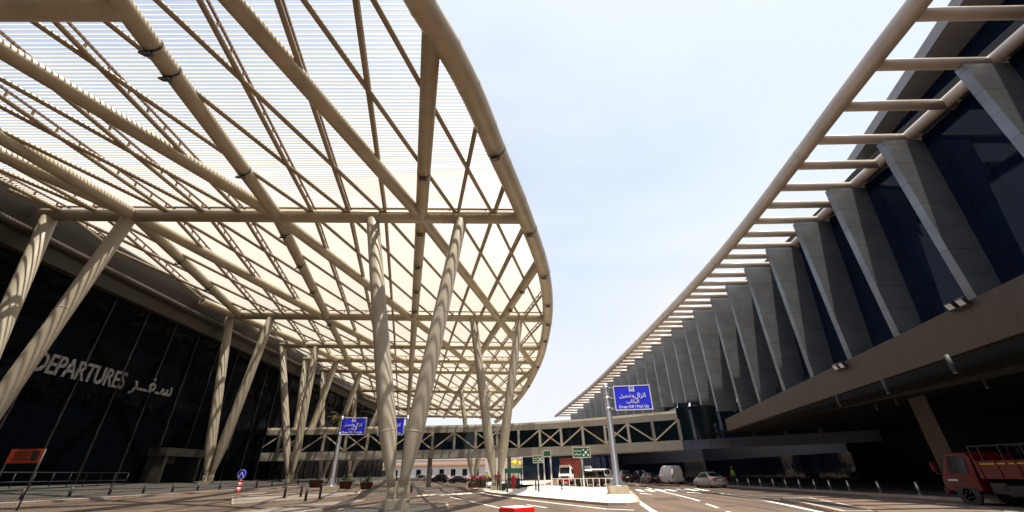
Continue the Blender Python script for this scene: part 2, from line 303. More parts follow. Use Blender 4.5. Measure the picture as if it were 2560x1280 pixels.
kb = MB(); kb.add([(x, y, z) for y in (-60, 130) for x, z in ((23.35, -.05), (23.35, .144), (23.6, .144))], [(0, 3, 4, 1), (1, 4, 5, 2)]); build('kerb', kb, 'kerb', rpo)

# ================================================================== the canopy
EDGE = [(-30, -60), (-18, -28), (-9.5, -8), (-6.2, 1.5), (-3.8, 9.7), (-2.8, 11.8), (-1.8, 14.8), (-.9, 18.6), (.5, 23.7), (1.7, 28.8), (2.8, 33.7), (3.7, 40), (4.3, 46.8), (4.55, 54.3), (4.55, 65.4), (4.0, 74.6), (2.5, 92), (-.1, 109.9), (-3, 127.6), (-6.3, 141.9)]  # the unseen stretch behind the camera is added to block skylight
_ey = [p[1] for p in EDGE]; _ex = [p[0] for p in EDGE]
def ex(y): return float(np.interp(y, _ey, _ex))
XL = -36.6
canopy = thing('entrance_canopy', 'huge cream steel canopy of slats on a tube lattice sweeping over the departures road', 'canopy', (-16, 50, 0))
e = MB(); fine = []
for a, b in zip(EDGE[:-1], EDGE[1:]):
    for i in range(4): fine.append((a[0]+(b[0]-a[0])*i/4, a[1]+(b[1]-a[1])*i/4))
fine.append(EDGE[-1]); fx = np.array(fine)
for _ in range(3): fx[1:-1] = .25*fx[:-2]+.5*fx[1:-1]+.25*fx[2:]
e.tube([(p[0], p[1], cz(p[0], p[1])+.1) for p in fx], .62, 24)
for i in range(2, len(fx)-1, 3):
    a_ = Vector((fx[i][0], fx[i][1], cz(*fx[i])+.1)); b_ = Vector((fx[i+1][0], fx[i+1][1], cz(*fx[i+1])+.1)); d_ = (b_-a_).normalized(); e.tube([a_-d_*.04, a_+d_*.04], .635, 24, False)
build('edge_tube', e, 'beige', canopy)
BEAMS = [(-20, XL, None), (-43, XL, None), (10.1, -60, -16.3), (26.0, XL, None), (48.8, XL, None), (62.2, XL, None), (70.2, XL, None), (77.6, XL, None), (95, XL, None), (118, XL, None), (131, XL, None)]
for y, x0, x1 in BEAMS:
    x1 = ex(y) if x1 is None else x1; x0 = max(x0, XL); b = MB()
    b.tube([(x0, y, cz(x0, y)), (x1, y, cz(x1, y))], .49 if y < 55 else .42, 20)
    ob = build('cross_beam', b, 'beige', canopy)
    if x1 > -10:
        r = MB(); r.bar((x0, y, cz(x0, y)+.78), (x1-.3, y, cz(x1, y)+.78), .12, .1); r.bar((x0, y+.25, cz(x0, y)+.95), (x1-.3, y+.25, cz(x1, y)+.95), .08, .06)
        x = x0+1
        while x < x1-1: r.bar((x, y, cz(x, y)+.4), (x, y, cz(x, y)+.78), .1, .1, (0, 1, 0)); x += 2.8
        build('slat_rail', r, 'rust', ob)
def sA(xn): return float(np.interp(-xn, [-6, 7, 18.5, 29.5, 60], [.24, .285, .42, .42, .42]))
def sB(xn): return float(np.interp(-xn, [-6, 7, 18.2, 29, 60], [-.26, -.238, -.11, .13, .25]))
STEP = 11.2/4
def gridline(k, fam):
    xn = -6.95 - STEP*k; pts = []
    for y in np.arange(-52, 136.1, 3.0):
        y = float(y)
        if y >= 26: x = xn + (.222 if fam == 'A' else -.244)*(y-26)
        else: x = xn + (sA(xn) if fam == 'A' else sB(xn))*(y-26)
        pts.append((x, y))
    return pts
def clip(pts, pad):
    runs = []; cur = []
    for (x, y), (x2, y2) in zip(pts[:-1], pts[1:]):
        for i in range(3):
            xx, yy = x+(x2-x)*i/3, y+(y2-y)*i/3
            if XL < xx < ex(yy)-pad: cur.append((xx, yy))
            elif len(cur) > 1: runs.append(cur); cur = []
            else: cur = []
    if len(cur) > 1: runs.append(cur)
    return runs
for fam in 'AB':
    for k in range(-18, 26):
        big = (k % 4 == 0)
        for run in clip(gridline(k, fam), -.15 if big else .35):
            # thin runs: keep only straight vertices
            ys = [p[1] for p in run]
            keep = [run[0]] + [p for p in run[1:-1] if abs(p[1]-26) < .6 or abs(p[1]-60) < .6 or abs(p[1]-95) < .6] + [run[-1]]
            if abs(keep[0][1]-keep[-1][1]) < 1.2: continue
            mb = MB()
            if big:
                mb.tube([(x, y, cz(x, y)) for x, y in keep], .44, 20)
                for (xa, ya), (xb, yb) in zip(keep[:-1], keep[1:]):
                    L = math.hypot(xb-xa, yb-ya); d_ = Vector((xb-xa, yb-ya, cz(xb, yb)-cz(xa, ya))).normalized()
                    for i in range(1, int(L/7.5)+1): c_ = Vector((xa, ya, cz(xa, ya)))+d_*(i*7.5-2); mb.tube([c_-d_*.035, c_+d_*.035], .452, 20, False)
                build('diagonal_tube', mb, 'beige', canopy)
            else:
                mb.tube([(x, y, cz(x, y)+.16) for x, y in keep], .135, 10)
                o = build('lattice_rod', mb, 'rodshade', canopy)
                if fam == 'B' and keep[0][1] < 95:
                    r = MB()
                    for (xa, ya), (xb, yb) in zip(keep[:-1], keep[1:]):
                        L = math.hypot(xb-xa, yb-ya); nn = max(2, int(L/1.3))
                        off = .0
                        r.bar((xa, ya, cz(xa, ya)+.68), (xb, yb, cz(xb, yb)+.68), .1, .12)
                        for i in range(nn):
                            t = (i+.5)/nn; x, y = xa+(xb-xa)*t, ya+(yb-ya)*t
                            if y < 62: r.bar((x, y, cz(x, y)+.25), (x, y, cz(x, y)+.63), .09, .09, (0, 1, 0))
                    build('slat_rail', r, 'rust', o)
# louvre slats, one panel per bay, tilted so that their lit face looks back down the road
bays = [-54, -31, -8, 10.1, 26, 48.8, 62.2, 70.2, 77.6, 95, 118, 136]
ca, sa = math.cos(math.radians(15)), math.sin(math.radians(15))
for y0, y1 in zip(bays[:-1], bays[1:]):
    mb = MB(); n = int((y1-y0)/.23)
    for i in range(n):
        y = y0+(i+.5)*(y1-y0)/n; xr = ex(y)-.35
        segs = [XL, (XL+xr)/2, xr]
        prof = [(-.078*sa-.022*ca, .078*ca*-1-.0*sa), (.0, 0)]
        # blade cross-section: long axis leans back (top nearer the viewer's far side), thickness .04
        L, T = .088, .012; ax = (sa, ca); nx = (-ca, sa)      # (dy, dz) along the blade, and its lit normal
        sec = [(ax[0]*a*L+nx[0]*b*T, ax[1]*a*L+nx[1]*b*T) for a, b in ((-1, -.5), (-1, .5), (0, 1), (1, .5), (1, -.5), (0, -1))]
        vs = [(x, y+p[0], cz(x, y)+.9+p[1]) for x in (XL, xr) for p in sec]
        mb.add(vs, [(j, (j+1) % 6, 6+(j+1) % 6, 6+j) for j in range(6)]+[(5, 4, 3, 2, 1, 0), (6, 7, 8, 9, 10, 11)])
    build('louvre_panel', mb, 'louvre', canopy)

# ------------------------------------------------------------------ V columns
def vcolumn(label, Y, tops, base, group):
    bx, by, bz = base; r0 = thing('forked_column', label, 'column', base, 0, group)
    for sgn, tx in zip((-1, 1), tops):
        b = Vector((bx+sgn*.3, by, bz+1.0)); t = Vector((tx, Y, cz(tx, Y)-.15)); d = t-b
        mb = MB(); mb.tube([b, b+d*.03, b+d*.155, b+d*.99, t], [.22, .25, .52, .47, .4], 22)
        lg = build('column_leg', mb, 'beigecol', r0)
        j = MB(); j.tube([b+d*.154, b+d*.157], .523, 22); j.tube([b+d*.57, b+d*.572], .503, 22); build('weld_ring', j, 'beigecol', lg)
    p = MB(); p.box((bx-.3, by, bz+.82), (.46, .16, .8)); p.box((bx+.3, by, bz+.82), (.5, .16, .8)); p.box((bx, by, bz+.86), (.05, .9, .9))
    for sx in (-.3, .3): p.tube([(bx+sx, by-.2, bz+.88), (bx+sx, by+.2, bz+.88)], .2, 18); p.tube([(bx+sx, by-.24, bz+.88), (bx+sx, by+.24, bz+.88)], .09, 12)
    p.box((bx, by, bz+.43), (1.35, .7, .04)); build('pin_bracket', p, 'beigecol', r0)
    q = MB(); q.box((bx, by, bz+.2), (1.28, .95, .44))
    for i in range(4): q.box((bx-.5+i*.33, by-.52, bz+.14), (.03, .1, .3))
    build('plinth', q, 'beigecol', r0); return r0
G = 'forked columns carrying the canopy'
vcolumn('big forked column nearest the camera, beside the red block', 26, (-10.7, -3.85), (-6.45, 25.2, .1), G)
vcolumn('forked column behind the walking person, near the canopy edge', 48.8, (-5.05, .75), (-2.1, 49.6, .1), G)
vcolumn('forked column cropped by the left edge of the photo', 26, (-36.0, -29.7), (-32.3, 25.6, gz(-32)), G)
vcolumn('left row forked column whose foot stands right of the glass entrance portal', 48.8, (-36.2, -30.8), (-33.2, 49.4, gz(-32.5)), G)
for lab, Y, a, b_, base in (('left row forked column next after the portal column, its left leg upright', 62.2, (707, 868), (800, 870), (719, 1200)), ('left row forked column close behind the upright legged one', 70.2, (733, 895), (842, 900), (728, 1198)),
                            ('left row forked column directly left of the palm crown', 77.6, (800, 925), (905, 930), (800, 1200)), ('left row forked column behind the palm crown and shaded blue sign', 95, (880, 970), (965, 975), (872, 1195))):
    x0_, x1_ = oncan(*a).x, oncan(*b_).x; xb_ = ony(base[0], base[1], Y).x
    vcolumn(lab, Y, (max(x0_, -36.3), x1_), (xb_, Y+.4, gz(xb_)), G)
vcolumn('right row forked column hidden behind the walking person column', 71.5, (-6.2, .2), (-3.0, 72, .1), G)
vcolumn('far right row forked column seen under the footbridge', 94.5, (-12, -5.5), (-8.8, 95, .1), G)

# ------------------------------------------------------------------ floodlights on the canopy
def make_flood(label):
    t = thing('floodlight', label, 'floodlight', (0, 0, 0), 0, 'floodlights clamped under the canopy')
    a = MB(); a.box((0, 0, -.22), (.46, .34, .1), rx=.5); a.box((0, .05, -.15), (.36, .2, .1), rx=.5)
    for i in range(5): a.box((-.16+i*.08, .09, -.12), (.02, .16, .1), rx=.5)
    h = build('housing', a, 'black', t, True); l = MB(); l.box((0, -.03, -.275), (.36, .24, .02), rx=.5); build('lens', l, 'lens', h, True)
    b = MB(); b.bar((-.25, .02, -.22), (-.25, .02, 0), .03, .05, (0, 1, 0)); b.bar((.25, .02, -.22), (.25, .02, 0), .03, .05, (0, 1, 0)); b.bar((-.25, .02, 0), (.25, .02, 0), .05, .03); build('bracket', b, 'black', t, True)
    return t
FL = [(1222, 375, .62, 'on the sweeping edge tube, highest in view'), (1061, 430, .44, 'under the straight tube that meets the edge tube'), (1314, 572, .62, 'on the edge tube just below the nearest cross beam'), (1352, 680, .62, 'on the edge tube between the two nearest cross beams'),
      (1366, 752, .62, 'on the edge tube at its widest point'), (1371, 800, .62, 'on the edge tube beside the second cross beam'), (1362, 843, .62, 'on the edge tube just below the second cross beam'), (1349, 909, .62, 'low on the edge tube, above the far cross beams'), (1322, 958, .62, 'on the farthest lit stretch of the edge tube'),
      (1053, 573, .44, 'at the node of the nearest cross beam between the column tops'), (1045, 657, .44, 'first below that node on the straight tube'), (1041, 719, .44, 'second below that node on the straight tube'), (1037, 768, .44, 'third below that node on the straight tube'),
      (662, 577, .44, 'at the nearest cross beam, left of the big column'), (322, 112, .44, 'largest, hanging top left'), (366, 176, .44, 'clamped on the steep tube at upper left'), (556, 424, .44, 'clamped on the steep tube above the nearest beam'), (730, 655, .44, 'on the tube below the nearest beam, left of the big column'),
      (772, 720, .44, 'second on the tube left of the big column'), (415, 645, .44, 'high over the dark facade, left'), (508, 712, .44, 'over the dark facade, nearer the second beam'), (1309, 719, .44, 'on the short tube running up to the edge'), (1275, 765, .44, 'low on the short tube running up to the edge'), (826, 803, .44, 'at the second cross beam, left of the big column')]
def nearest_tube(X, Y):
    best = None
    for fam in 'AB':
        for k in range(-16, 26, 4):
            xn = -6.95-STEP*k; sl = ((.222 if fam == 'A' else -.244) if Y >= 26 else (sA(xn) if fam == 'A' else sB(xn))); xt = xn+sl*(Y-26)
            if best is None or abs(xt-X) < abs(best[0]-X): best = (xt, sl)
    return best
for i, (x, y, r, where) in enumerate(FL):
    p = oncan(x, y); lab = 'small black floodlight '+where
    if r > .5: X = ex(p.y); sl = (ex(p.y+1)-ex(p.y-1))/2; top_ = cz(X, p.y)+.1
    else: X, sl = nearest_tube(p.x, p.y); top_ = cz(X, p.y)
    f = make_flood(lab); f.location = (X, p.y, top_-r+.01); ORG[f.name] = Vector(f.location)
    d = Vector((sl, 1, 0)).normalized(); c = Vector((X, p.y, top_)); bnd = MB(); bnd.tube([c-d*.05, c+d*.05], r+.025, 24, False); build('clamp_band', bnd, 'black', f)

# ================================================================== left terminal
hall = thing('departures_hall', 'dark glass departures hall along the left under the canopy', 'terminal', (-38, 50, 0))
b = MB(); b.add([(-37.5, -70, 1.2), (-37.5, 128, 1.2), (-37.5, 128, 17.3), (-37.5, -70, 17.3), (-60, 128, 1.2), (-60, 128, 17.3), (-60, -70, 1.2), (-60, -70, 17.3)], [(0, 1, 2, 3), (1, 4, 5, 2), (6, 0, 3, 7)]); build('glass_facade', b, 'darkglass', hall)  # carried on unseen behind the camera to hold back skylight
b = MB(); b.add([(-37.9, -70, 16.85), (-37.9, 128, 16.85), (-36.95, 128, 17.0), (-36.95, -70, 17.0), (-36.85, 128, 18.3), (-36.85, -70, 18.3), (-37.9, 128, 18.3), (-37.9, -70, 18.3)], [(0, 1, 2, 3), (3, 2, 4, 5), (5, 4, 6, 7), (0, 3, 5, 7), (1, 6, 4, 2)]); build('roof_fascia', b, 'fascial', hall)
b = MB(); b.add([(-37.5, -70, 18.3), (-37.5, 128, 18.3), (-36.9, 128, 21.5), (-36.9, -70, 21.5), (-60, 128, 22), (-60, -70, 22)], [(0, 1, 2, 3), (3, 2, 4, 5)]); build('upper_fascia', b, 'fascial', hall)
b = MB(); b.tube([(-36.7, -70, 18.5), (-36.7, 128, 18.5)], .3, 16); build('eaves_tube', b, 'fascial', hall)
for i in range(38):
    y = -18+i*3.8; b = MB(); b.box((-37.42, y, 9), (.12, .1, 15.6)); build('mullion', b, 'black', hall)
# letters, as separate thing
t = thing('departures_lettering', 'white DEPARTURES lettering with Arabic word on the dark glass facade', 'sign', (-37.2, 38, 9))
mb = text_mb('DEPARTURES', 8.2, 1.55, .12, .014); xf(mb, (-37.2, 35.2, 10.0), math.pi/2)
# follow the facade: x runs along +Y
build('english_word', mb, 'letter', t)
mb = text_mb('\ufeae\u0640\u0640\ufed4\u0640\ufeb3', 5.2, 1.9, .12, .012); xf(mb, (-37.2, 42.6, 9.95), math.pi/2); build('arabic_word', mb, 'letter', t)
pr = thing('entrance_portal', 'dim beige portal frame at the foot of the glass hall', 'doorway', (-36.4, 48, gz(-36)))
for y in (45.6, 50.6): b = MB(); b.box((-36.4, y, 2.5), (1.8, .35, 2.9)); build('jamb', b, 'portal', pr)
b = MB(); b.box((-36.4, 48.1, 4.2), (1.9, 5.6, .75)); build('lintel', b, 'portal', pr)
for y in (46.9, 49.3): b = MB(); b.box((-36.9, y, 2.6), (.06, 2.3, 2.7)); build('door_leaf', b, 'carglass', pr)
b = MB()
for i in range(14): b.tube([(-35.3, 24+i*1.35, gz(-35.3)+.1), (-35.3, 24+i*1.35, gz(-35.3)+1.1)], .03, 6)
for z in (.5, 1.1): b.tube([(-35.3, 24, gz(-35.3)+z), (-35.3, 24+13*1.35, gz(-35.3)+z)], .035, 6)
tag(build('railing', b, 'bumper'), 'thin steel railing in the dark before the left glass hall', 'railing')

# ================================================================== right terminal
RS[0] = 1.22
rt = thing('finned_terminal', 'terminal of tall grey fins and dark blue glass along the right side', 'terminal', (20, 40, 0))
TOPS = [(2398, 148), (2199, 340), (2068, 461), (1986, 546), (1916, 611), (1862, 660), (1815, 705), (1777, 738), (1733, 768), (1706, 795), (1678, 818), (1652, 840), (1628, 860), (1607, 878), (1586, 895), (1567, 911), (1550, 927), (1533, 941), (1518, 954), (1501, 968), (1485, 982), (1473, 995), (1458, 1007), (1443, 1021), (1426, 1033)]
FT = [onz(x, y, 16) for x, y in TOPS]
FT = [Vector((18.1, FT[0].y-4.1*k, 16)) for k in range(16, 0, -1)] + FT  # unseen fins behind the camera, added to lower the ambient light
def bandz(y): return 7.45 - .088*(max(y, -8)-13.5) if y < 36 else 5.45
def bandlo(y): return 5.72-.053*(max(y, -8)-14)
BOT = {12: 6.25, 13: 7.2, 14: 7.9, 15: 8.3, 16: 8.35}
tube_pts = [onz(x, y, 16) for x, y in [(2250, 55), (2150, 190), (2075, 280), (1978, 420), (1842, 600), (1640, 812), (1486, 961), (1385, 1043)]]
tube_pts = [Vector((13.4, -56, 16)), Vector((13.6, -12, 16)), Vector((13.95, 2, 16))] + tube_pts
ty = [p.y for p in tube_pts]; txx = [p.x for p in tube_pts]
yy = np.arange(-56, 126, 3.0); xx = np.interp(yy, ty, txx)
for _ in range(6): xx[1:-1] = .25*xx[:-2]+.5*xx[1:-1]+.25*xx[2:]
b = MB(); b.tube([(float(x), float(y), 16.0) for x, y in zip(xx, yy)], .36, 22); 
for i in range(4, len(yy)-1, 4): b.tube([(float(xx[i]), float(yy[i]), 16.0), (float(xx[i])+float(xx[i+1]-xx[i])*.04, float(yy[i])+.12, 16.0)], .378, 22)
build('edge_tube', b, 'rtube', rt)
def txf(y): return float(np.interp(y, yy, xx))
def fdep(k): return float(np.interp(k, [4, 13], [1.9, 2.9]))
def flo(k): return float(np.interp(k, [6, 12], [1.25, 1.75]))
def fedge(k): return float(np.interp(k, [0, 2, 3, 5, 8, 11], [1.2, 1.35, 1.6, 1.95, 2.4, 2.95]))
for k, p in enumerate(FT):
    k -= 12; zb = bandz(p.y)-.03 if k < 12 else BOT.get(k, 7.6); dep = fdep(k); dlo = flo(k); x0 = p.x
    b = MB(); b.add([(x0, p.y, zb), (x0+dlo, p.y, zb), (x0+dlo, p.y+.36, zb), (x0, p.y+.36, zb), (x0, p.y, 15.72), (x0+dep, p.y, 15.72), (x0+dep, p.y+.36, 15.72), (x0, p.y+.36, 15.72)],
                    [(3, 2, 1, 0), (4, 5, 6, 7), (0, 1, 5, 4), (1, 2, 6, 5), (2, 3, 7, 6), (3, 0, 4, 7)])
    build('fin', b, 'fin', rt)
    nx = FT[k+13] if k+13 < len(FT) else Vector((p.x-.2, p.y+9, 16))
    for s in (0, .5):
        y = p.y+.2+(nx.y-p.y)*s; xe = p.x+fedge(k)+.3; b = MB(); b.tube([(txf(y)+.2, y, 16.0), (xe, y, 16.0)], .235, 14); build('strut', b, 'rtube', rt)
    zz = zb
    b = MB(); b.add([(x0+dlo-.02, p.y+.36, zz-.3), (nx.x+flo(k+1)-.02, nx.y, zz-.3), (nx.x+fdep(k+1)-.02, nx.y, 15.9), (x0+dep-.02, p.y+.36, 15.9)], [(0, 1, 2, 3)]); build('glass_bay', b, 'blueglass', rt)
b = MB(); b.tube([(19.65, -55, 16.02)]+[(p.x+fedge(k)+.25, p.y, 16.02) for k, p in enumerate(FT[16:]) if k % 2 == 0], .25, 14); build('wall_tube', b, 'rtube', rt)
last = FT[-1]
b = MB(); P = [(19.7, -56)]+[(p.x+fedge(k)+.35, p.y) for k, p in enumerate(FT[16:])]+[(40, 125), (40, -56)]
b.prism(P, 16.35, 16.75); build('roof', b, 'soffit', rt)
# raised roof block near the viewer
A0, A1, B0, B1_ = Vector((17.6, .5)), Vector((23.6, 22.1)), Vector((19.0, .2)), Vector((24.9, 21.6))
b = MB(); b.prism([tuple(A0), tuple(A1), (40, 22.1), (40, .5)], 20.0, 20.6); build('roof_overhang', b, 'parapet', rt)
b = MB(); b.add([(19.9, -2, 16.75), (24.3, 21.3, 16.75), (24.3, 21.3, 20.0), (19.9, -2, 20.0), (40, 21.3, 16.75), (40, 21.3, 20)], [(0, 1, 2, 3), (1, 4, 5, 2)]); build('clerestory_glass', b, 'blueglass', rt)
# fascia band and soffit
b = MB(); ysb = [-56, -12, 0, 13.5, 25, 37]; vs = []
def blo(y): return bandlo(y)
for y in ysb: vs += [(17.85, y, blo(y)), (17.85, y, bandz(y) if y < 36 else 5.42), (18.25, y, bandz(y) if y < 36 else 5.42), (18.25, y, blo(y))]
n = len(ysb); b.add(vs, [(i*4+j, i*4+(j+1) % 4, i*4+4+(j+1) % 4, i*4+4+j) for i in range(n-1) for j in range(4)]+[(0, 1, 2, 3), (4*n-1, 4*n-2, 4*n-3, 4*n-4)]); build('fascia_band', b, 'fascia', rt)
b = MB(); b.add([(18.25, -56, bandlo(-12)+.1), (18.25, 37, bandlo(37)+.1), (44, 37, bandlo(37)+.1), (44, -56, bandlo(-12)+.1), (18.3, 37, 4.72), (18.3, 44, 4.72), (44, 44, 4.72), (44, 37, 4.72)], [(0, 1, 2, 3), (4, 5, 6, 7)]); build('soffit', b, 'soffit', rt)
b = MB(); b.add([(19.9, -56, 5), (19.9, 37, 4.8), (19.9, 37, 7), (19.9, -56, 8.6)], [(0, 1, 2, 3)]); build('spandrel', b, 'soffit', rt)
RS[0] = 1.0
b = MB(); b.add([(20.45, 54.6, 4.9), (36, 43.8, 4.9), (36, 43.8, 8.7), (20.45, 54.6, 8.7), (21.6, 80, 4.9), (21.6, 80, 8.7)], [(0, 1, 2, 3), (0, 3, 5, 4)]); build('link_glass', b, 'bridgeglass', rt)
b = MB(); b.bar((20.45, 54.55, 4.37), (36, 43.75, 4.37), .3, 1.04); build('link_sill', b, 'lilac', rt)
for i in range(6):
    p_ = Vector((20.45, 54.5, 0)).lerp(Vector((36, 43.7, 0)), (i+.5)/6); b = MB(); b.box((p_.x, p_.y, 6.6), (.3, .2, 3.4)); build('link_mullion', b, 'lilac', rt)
# ground floor: recessed undercroft near, deep shade put into its near-black wall colour, reflective podium glass farther on
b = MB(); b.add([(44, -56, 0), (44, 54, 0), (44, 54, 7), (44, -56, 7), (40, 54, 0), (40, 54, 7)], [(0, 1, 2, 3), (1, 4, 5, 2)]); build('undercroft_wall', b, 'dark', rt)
b = MB(); b.add([(40, 54, 0), (39.5, 95, 0), (30, 128, 0), (30, 128, 8.9), (39.5, 95, 8.9), (40, 54, 8.9), (40, 54, 5.2)], [(0, 1, 4, 5), (1, 2, 3, 4)]); build('podium_glass', b, 'podglass', rt)
b = MB(); b.add([(30, 128, 0), (2, 129, 0), (2, 129, 8.5), (30, 128, 8.5), (2, 150, 0), (2, 150, 8.5)], [(0, 1, 2, 3), (1, 4, 5, 2)]); build('far_podium_glass', b, 'podglass', rt)
b = MB(); b.add([(39.85, 54.1, 3.3), (39.35, 95, 3.3), (29.85, 128, 3.3), (29.85, 128, 5.6), (39.35, 95, 5.6), (39.85, 54.1, 5.6)], [(0, 1, 4, 5), (1, 2, 3, 4)]); build('spandrel_band', b, 'lilac', rt)
b = MB(); b.prism([(22.9, 64), (41, 52), (41, 96), (31, 127), (20.5, 120), (21.5, 95), (22.5, 75)], 8.6, 8.9); build('podium_slab', b, 'soffit', rt)
for (x, y) in ((26.6, 27.6), (26.6, 5)):
    q = MB(); q.box((x+1.6, y+.65, 3.1), (3.2, 1.3, 6.3)); build('pier', q, 'fascia', rt)
for i, (x, y) in enumerate([(2096, 1003), (2190, 1012), (2240, 1000), (2215, 970), (2380, 915), (2462, 955)]):
    p = onz(x, y, 5.6); a = MB(); a.tube([(p.x, p.y, 5.3), (p.x, p.y, 6.1)], .09, 10); d = thing('downlight', 'slim tube downlight hanging from the dark soffit on the right', 'downlight', (p.x, p.y, 6.1), 0, 'downlights under the right soffit')
    build('tube', a, 'bumper', d); a = MB(); a.tube([(p.x, p.y, 5.28), (p.x, p.y, 5.3)], .075, 10); build('lens', a, 'lens', d)
for (x, y, lab) in ((2400, 757, 'pair of white floodlights on the tan band, nearest and largest'), (2104, 910, 'pair of white floodlights farther along the tan band')):
    p = onx(x, y+12, 17.75*1.22); t = thing('twin_floodlight', lab, 'floodlight', (p.x-.05, p.y, p.z), 0, 'floodlights on the tan band')
    for s in (-.28, .28):
        a = MB(); a.box((p.x-.05, p.y+s, p.z+.2), (.18, .4, .38), ry=-.5); h = build('housing', a, 'black', t); a = MB(); a.box((p.x-.16, p.y+s, p.z+.15), (.02, .3, .28), ry=-.5); build('lens', a, 'lens', h)
    a = MB(); a.box((p.x, p.y, p.z-.02), (.1, 1.0, .06)); build('bracket', a, 'black', t)

# ================================================================== footbridge
br = thing('footbridge', 'cream clad footbridge with glazed cross braced windows crossing the road', 'footbridge', (0, 66, 0))
PATH = [(-45, 65.5), (-20, 66.6), (-8, 66.6), (0, 65.8), (8, 62.6), (18.5, 55.8), (20.4, 54.5)]
Z0, Z1, Z2, Z3, Z4 = 3.85, 4.95, 7.3, 8.05, 8.35
seg = []
acc = [Vector(p) for p in PATH]
def smooth(ps, it=2):
    for _ in range(it):
        q = [ps[0]]
        for a, b_ in zip(ps[:-1], ps[1:]): q += [a*.75+b_*.25, a*.25+b_*.75]
        q.append(ps[-1]); ps = q
    return ps
sp_ = smooth(acc); cum = [0]
for a, b_ in zip(sp_[:-1], sp_[1:]): cum.append(cum[-1]+(b_-a).length)
NS = int(cum[-1]/3.25)
def at(s): return Vector((float(np.interp(s, cum, [p.x for p in sp_])), float(np.interp(s, cum, [p.y for p in sp_]))))
st = [at(cum[-1]*i/NS) for i in range(NS+1)]
DEP = Vector((.25, 1)).normalized()*4.2
def wall(mb, z0, z1, off=0):
    nrm = Vector((-.25, -1)).normalized()*off
    vs = []
    for p in st: vs += [(p.x+nrm.x, p.y+nrm.y, z0), (p.x+nrm.x, p.y+nrm.y, z1), (p.x+DEP.x, p.y+DEP.y, z1), (p.x+DEP.x, p.y+DEP.y, z0)]
    n = len(st); mb.add(vs, [(i*4+j, i*4+(j+1) % 4, i*4+4+(j+1) % 4, i*4+4+j) for i in range(n-1) for j in range(4)]+[(3, 2, 1, 0), (4*n-4, 4*n-3, 4*n-2, 4*n-1)]); return mb
build('lower_band', wall(MB(), Z0, Z1), 'bridge', br); build('upper_band', wall(MB(), Z2, Z3), 'bridge', br)
rf = MB(); wall(rf, Z3, Z4, -.25)
build('roof', rf, 'ridge', br)
fl_ = MB(); wall(fl_, Z1, Z1+.02, -.3)
build('floor', fl_, 'soffit', br)
g_ = MB(); g_.add([(p.x+DEP.x*.06, p.y+DEP.y*.06, z) for p in st for z in (Z1, Z2)], [(2*i, 2*i+2, 2*i+3, 2*i+1) for i in range(NS)])
g_.add([(p.x+DEP.x*.95, p.y+DEP.y*.95, z) for p in st for z in (Z1, Z2)], [(2*i, 2*i+2, 2*i+3, 2*i+1) for i in range(NS)]); build('glazing', g_, 'bridgeglass', br)
CY = ['x', '/', '\\', 'x', '\\', '/']
for i, p in enumerate(st):
    a = MB(); a.box((p.x, p.y+.06, (Z1+Z2)/2), (.34, .18, Z2-Z1)); build('post', a, 'bridge', br)
    if i < NS:
        q = st[i+1]; c = CY[(NS-i) % 6]; a = MB(); o_ = Vector((0, .04))
        if c in 'x/': a.bar((p.x, p.y+.02, Z1+.05), (q.x, q.y+.02, Z2-.05), .1, .16)
        if c in 'x\\': a.bar((p.x, p.y+.1, Z2-.05), (q.x, q.y+.1, Z1+.05), .1, .16)
        build('brace', a, 'brace', br)
for i, (x, y) in enumerate(((-27, 68), (-13, 68.6), (9.5, 65.5), (-1, 68.6))):
    a = MB(); a.box((x, y, 1.9), (.55, .9, 3.9)); build('support', a, 'bridge', br)
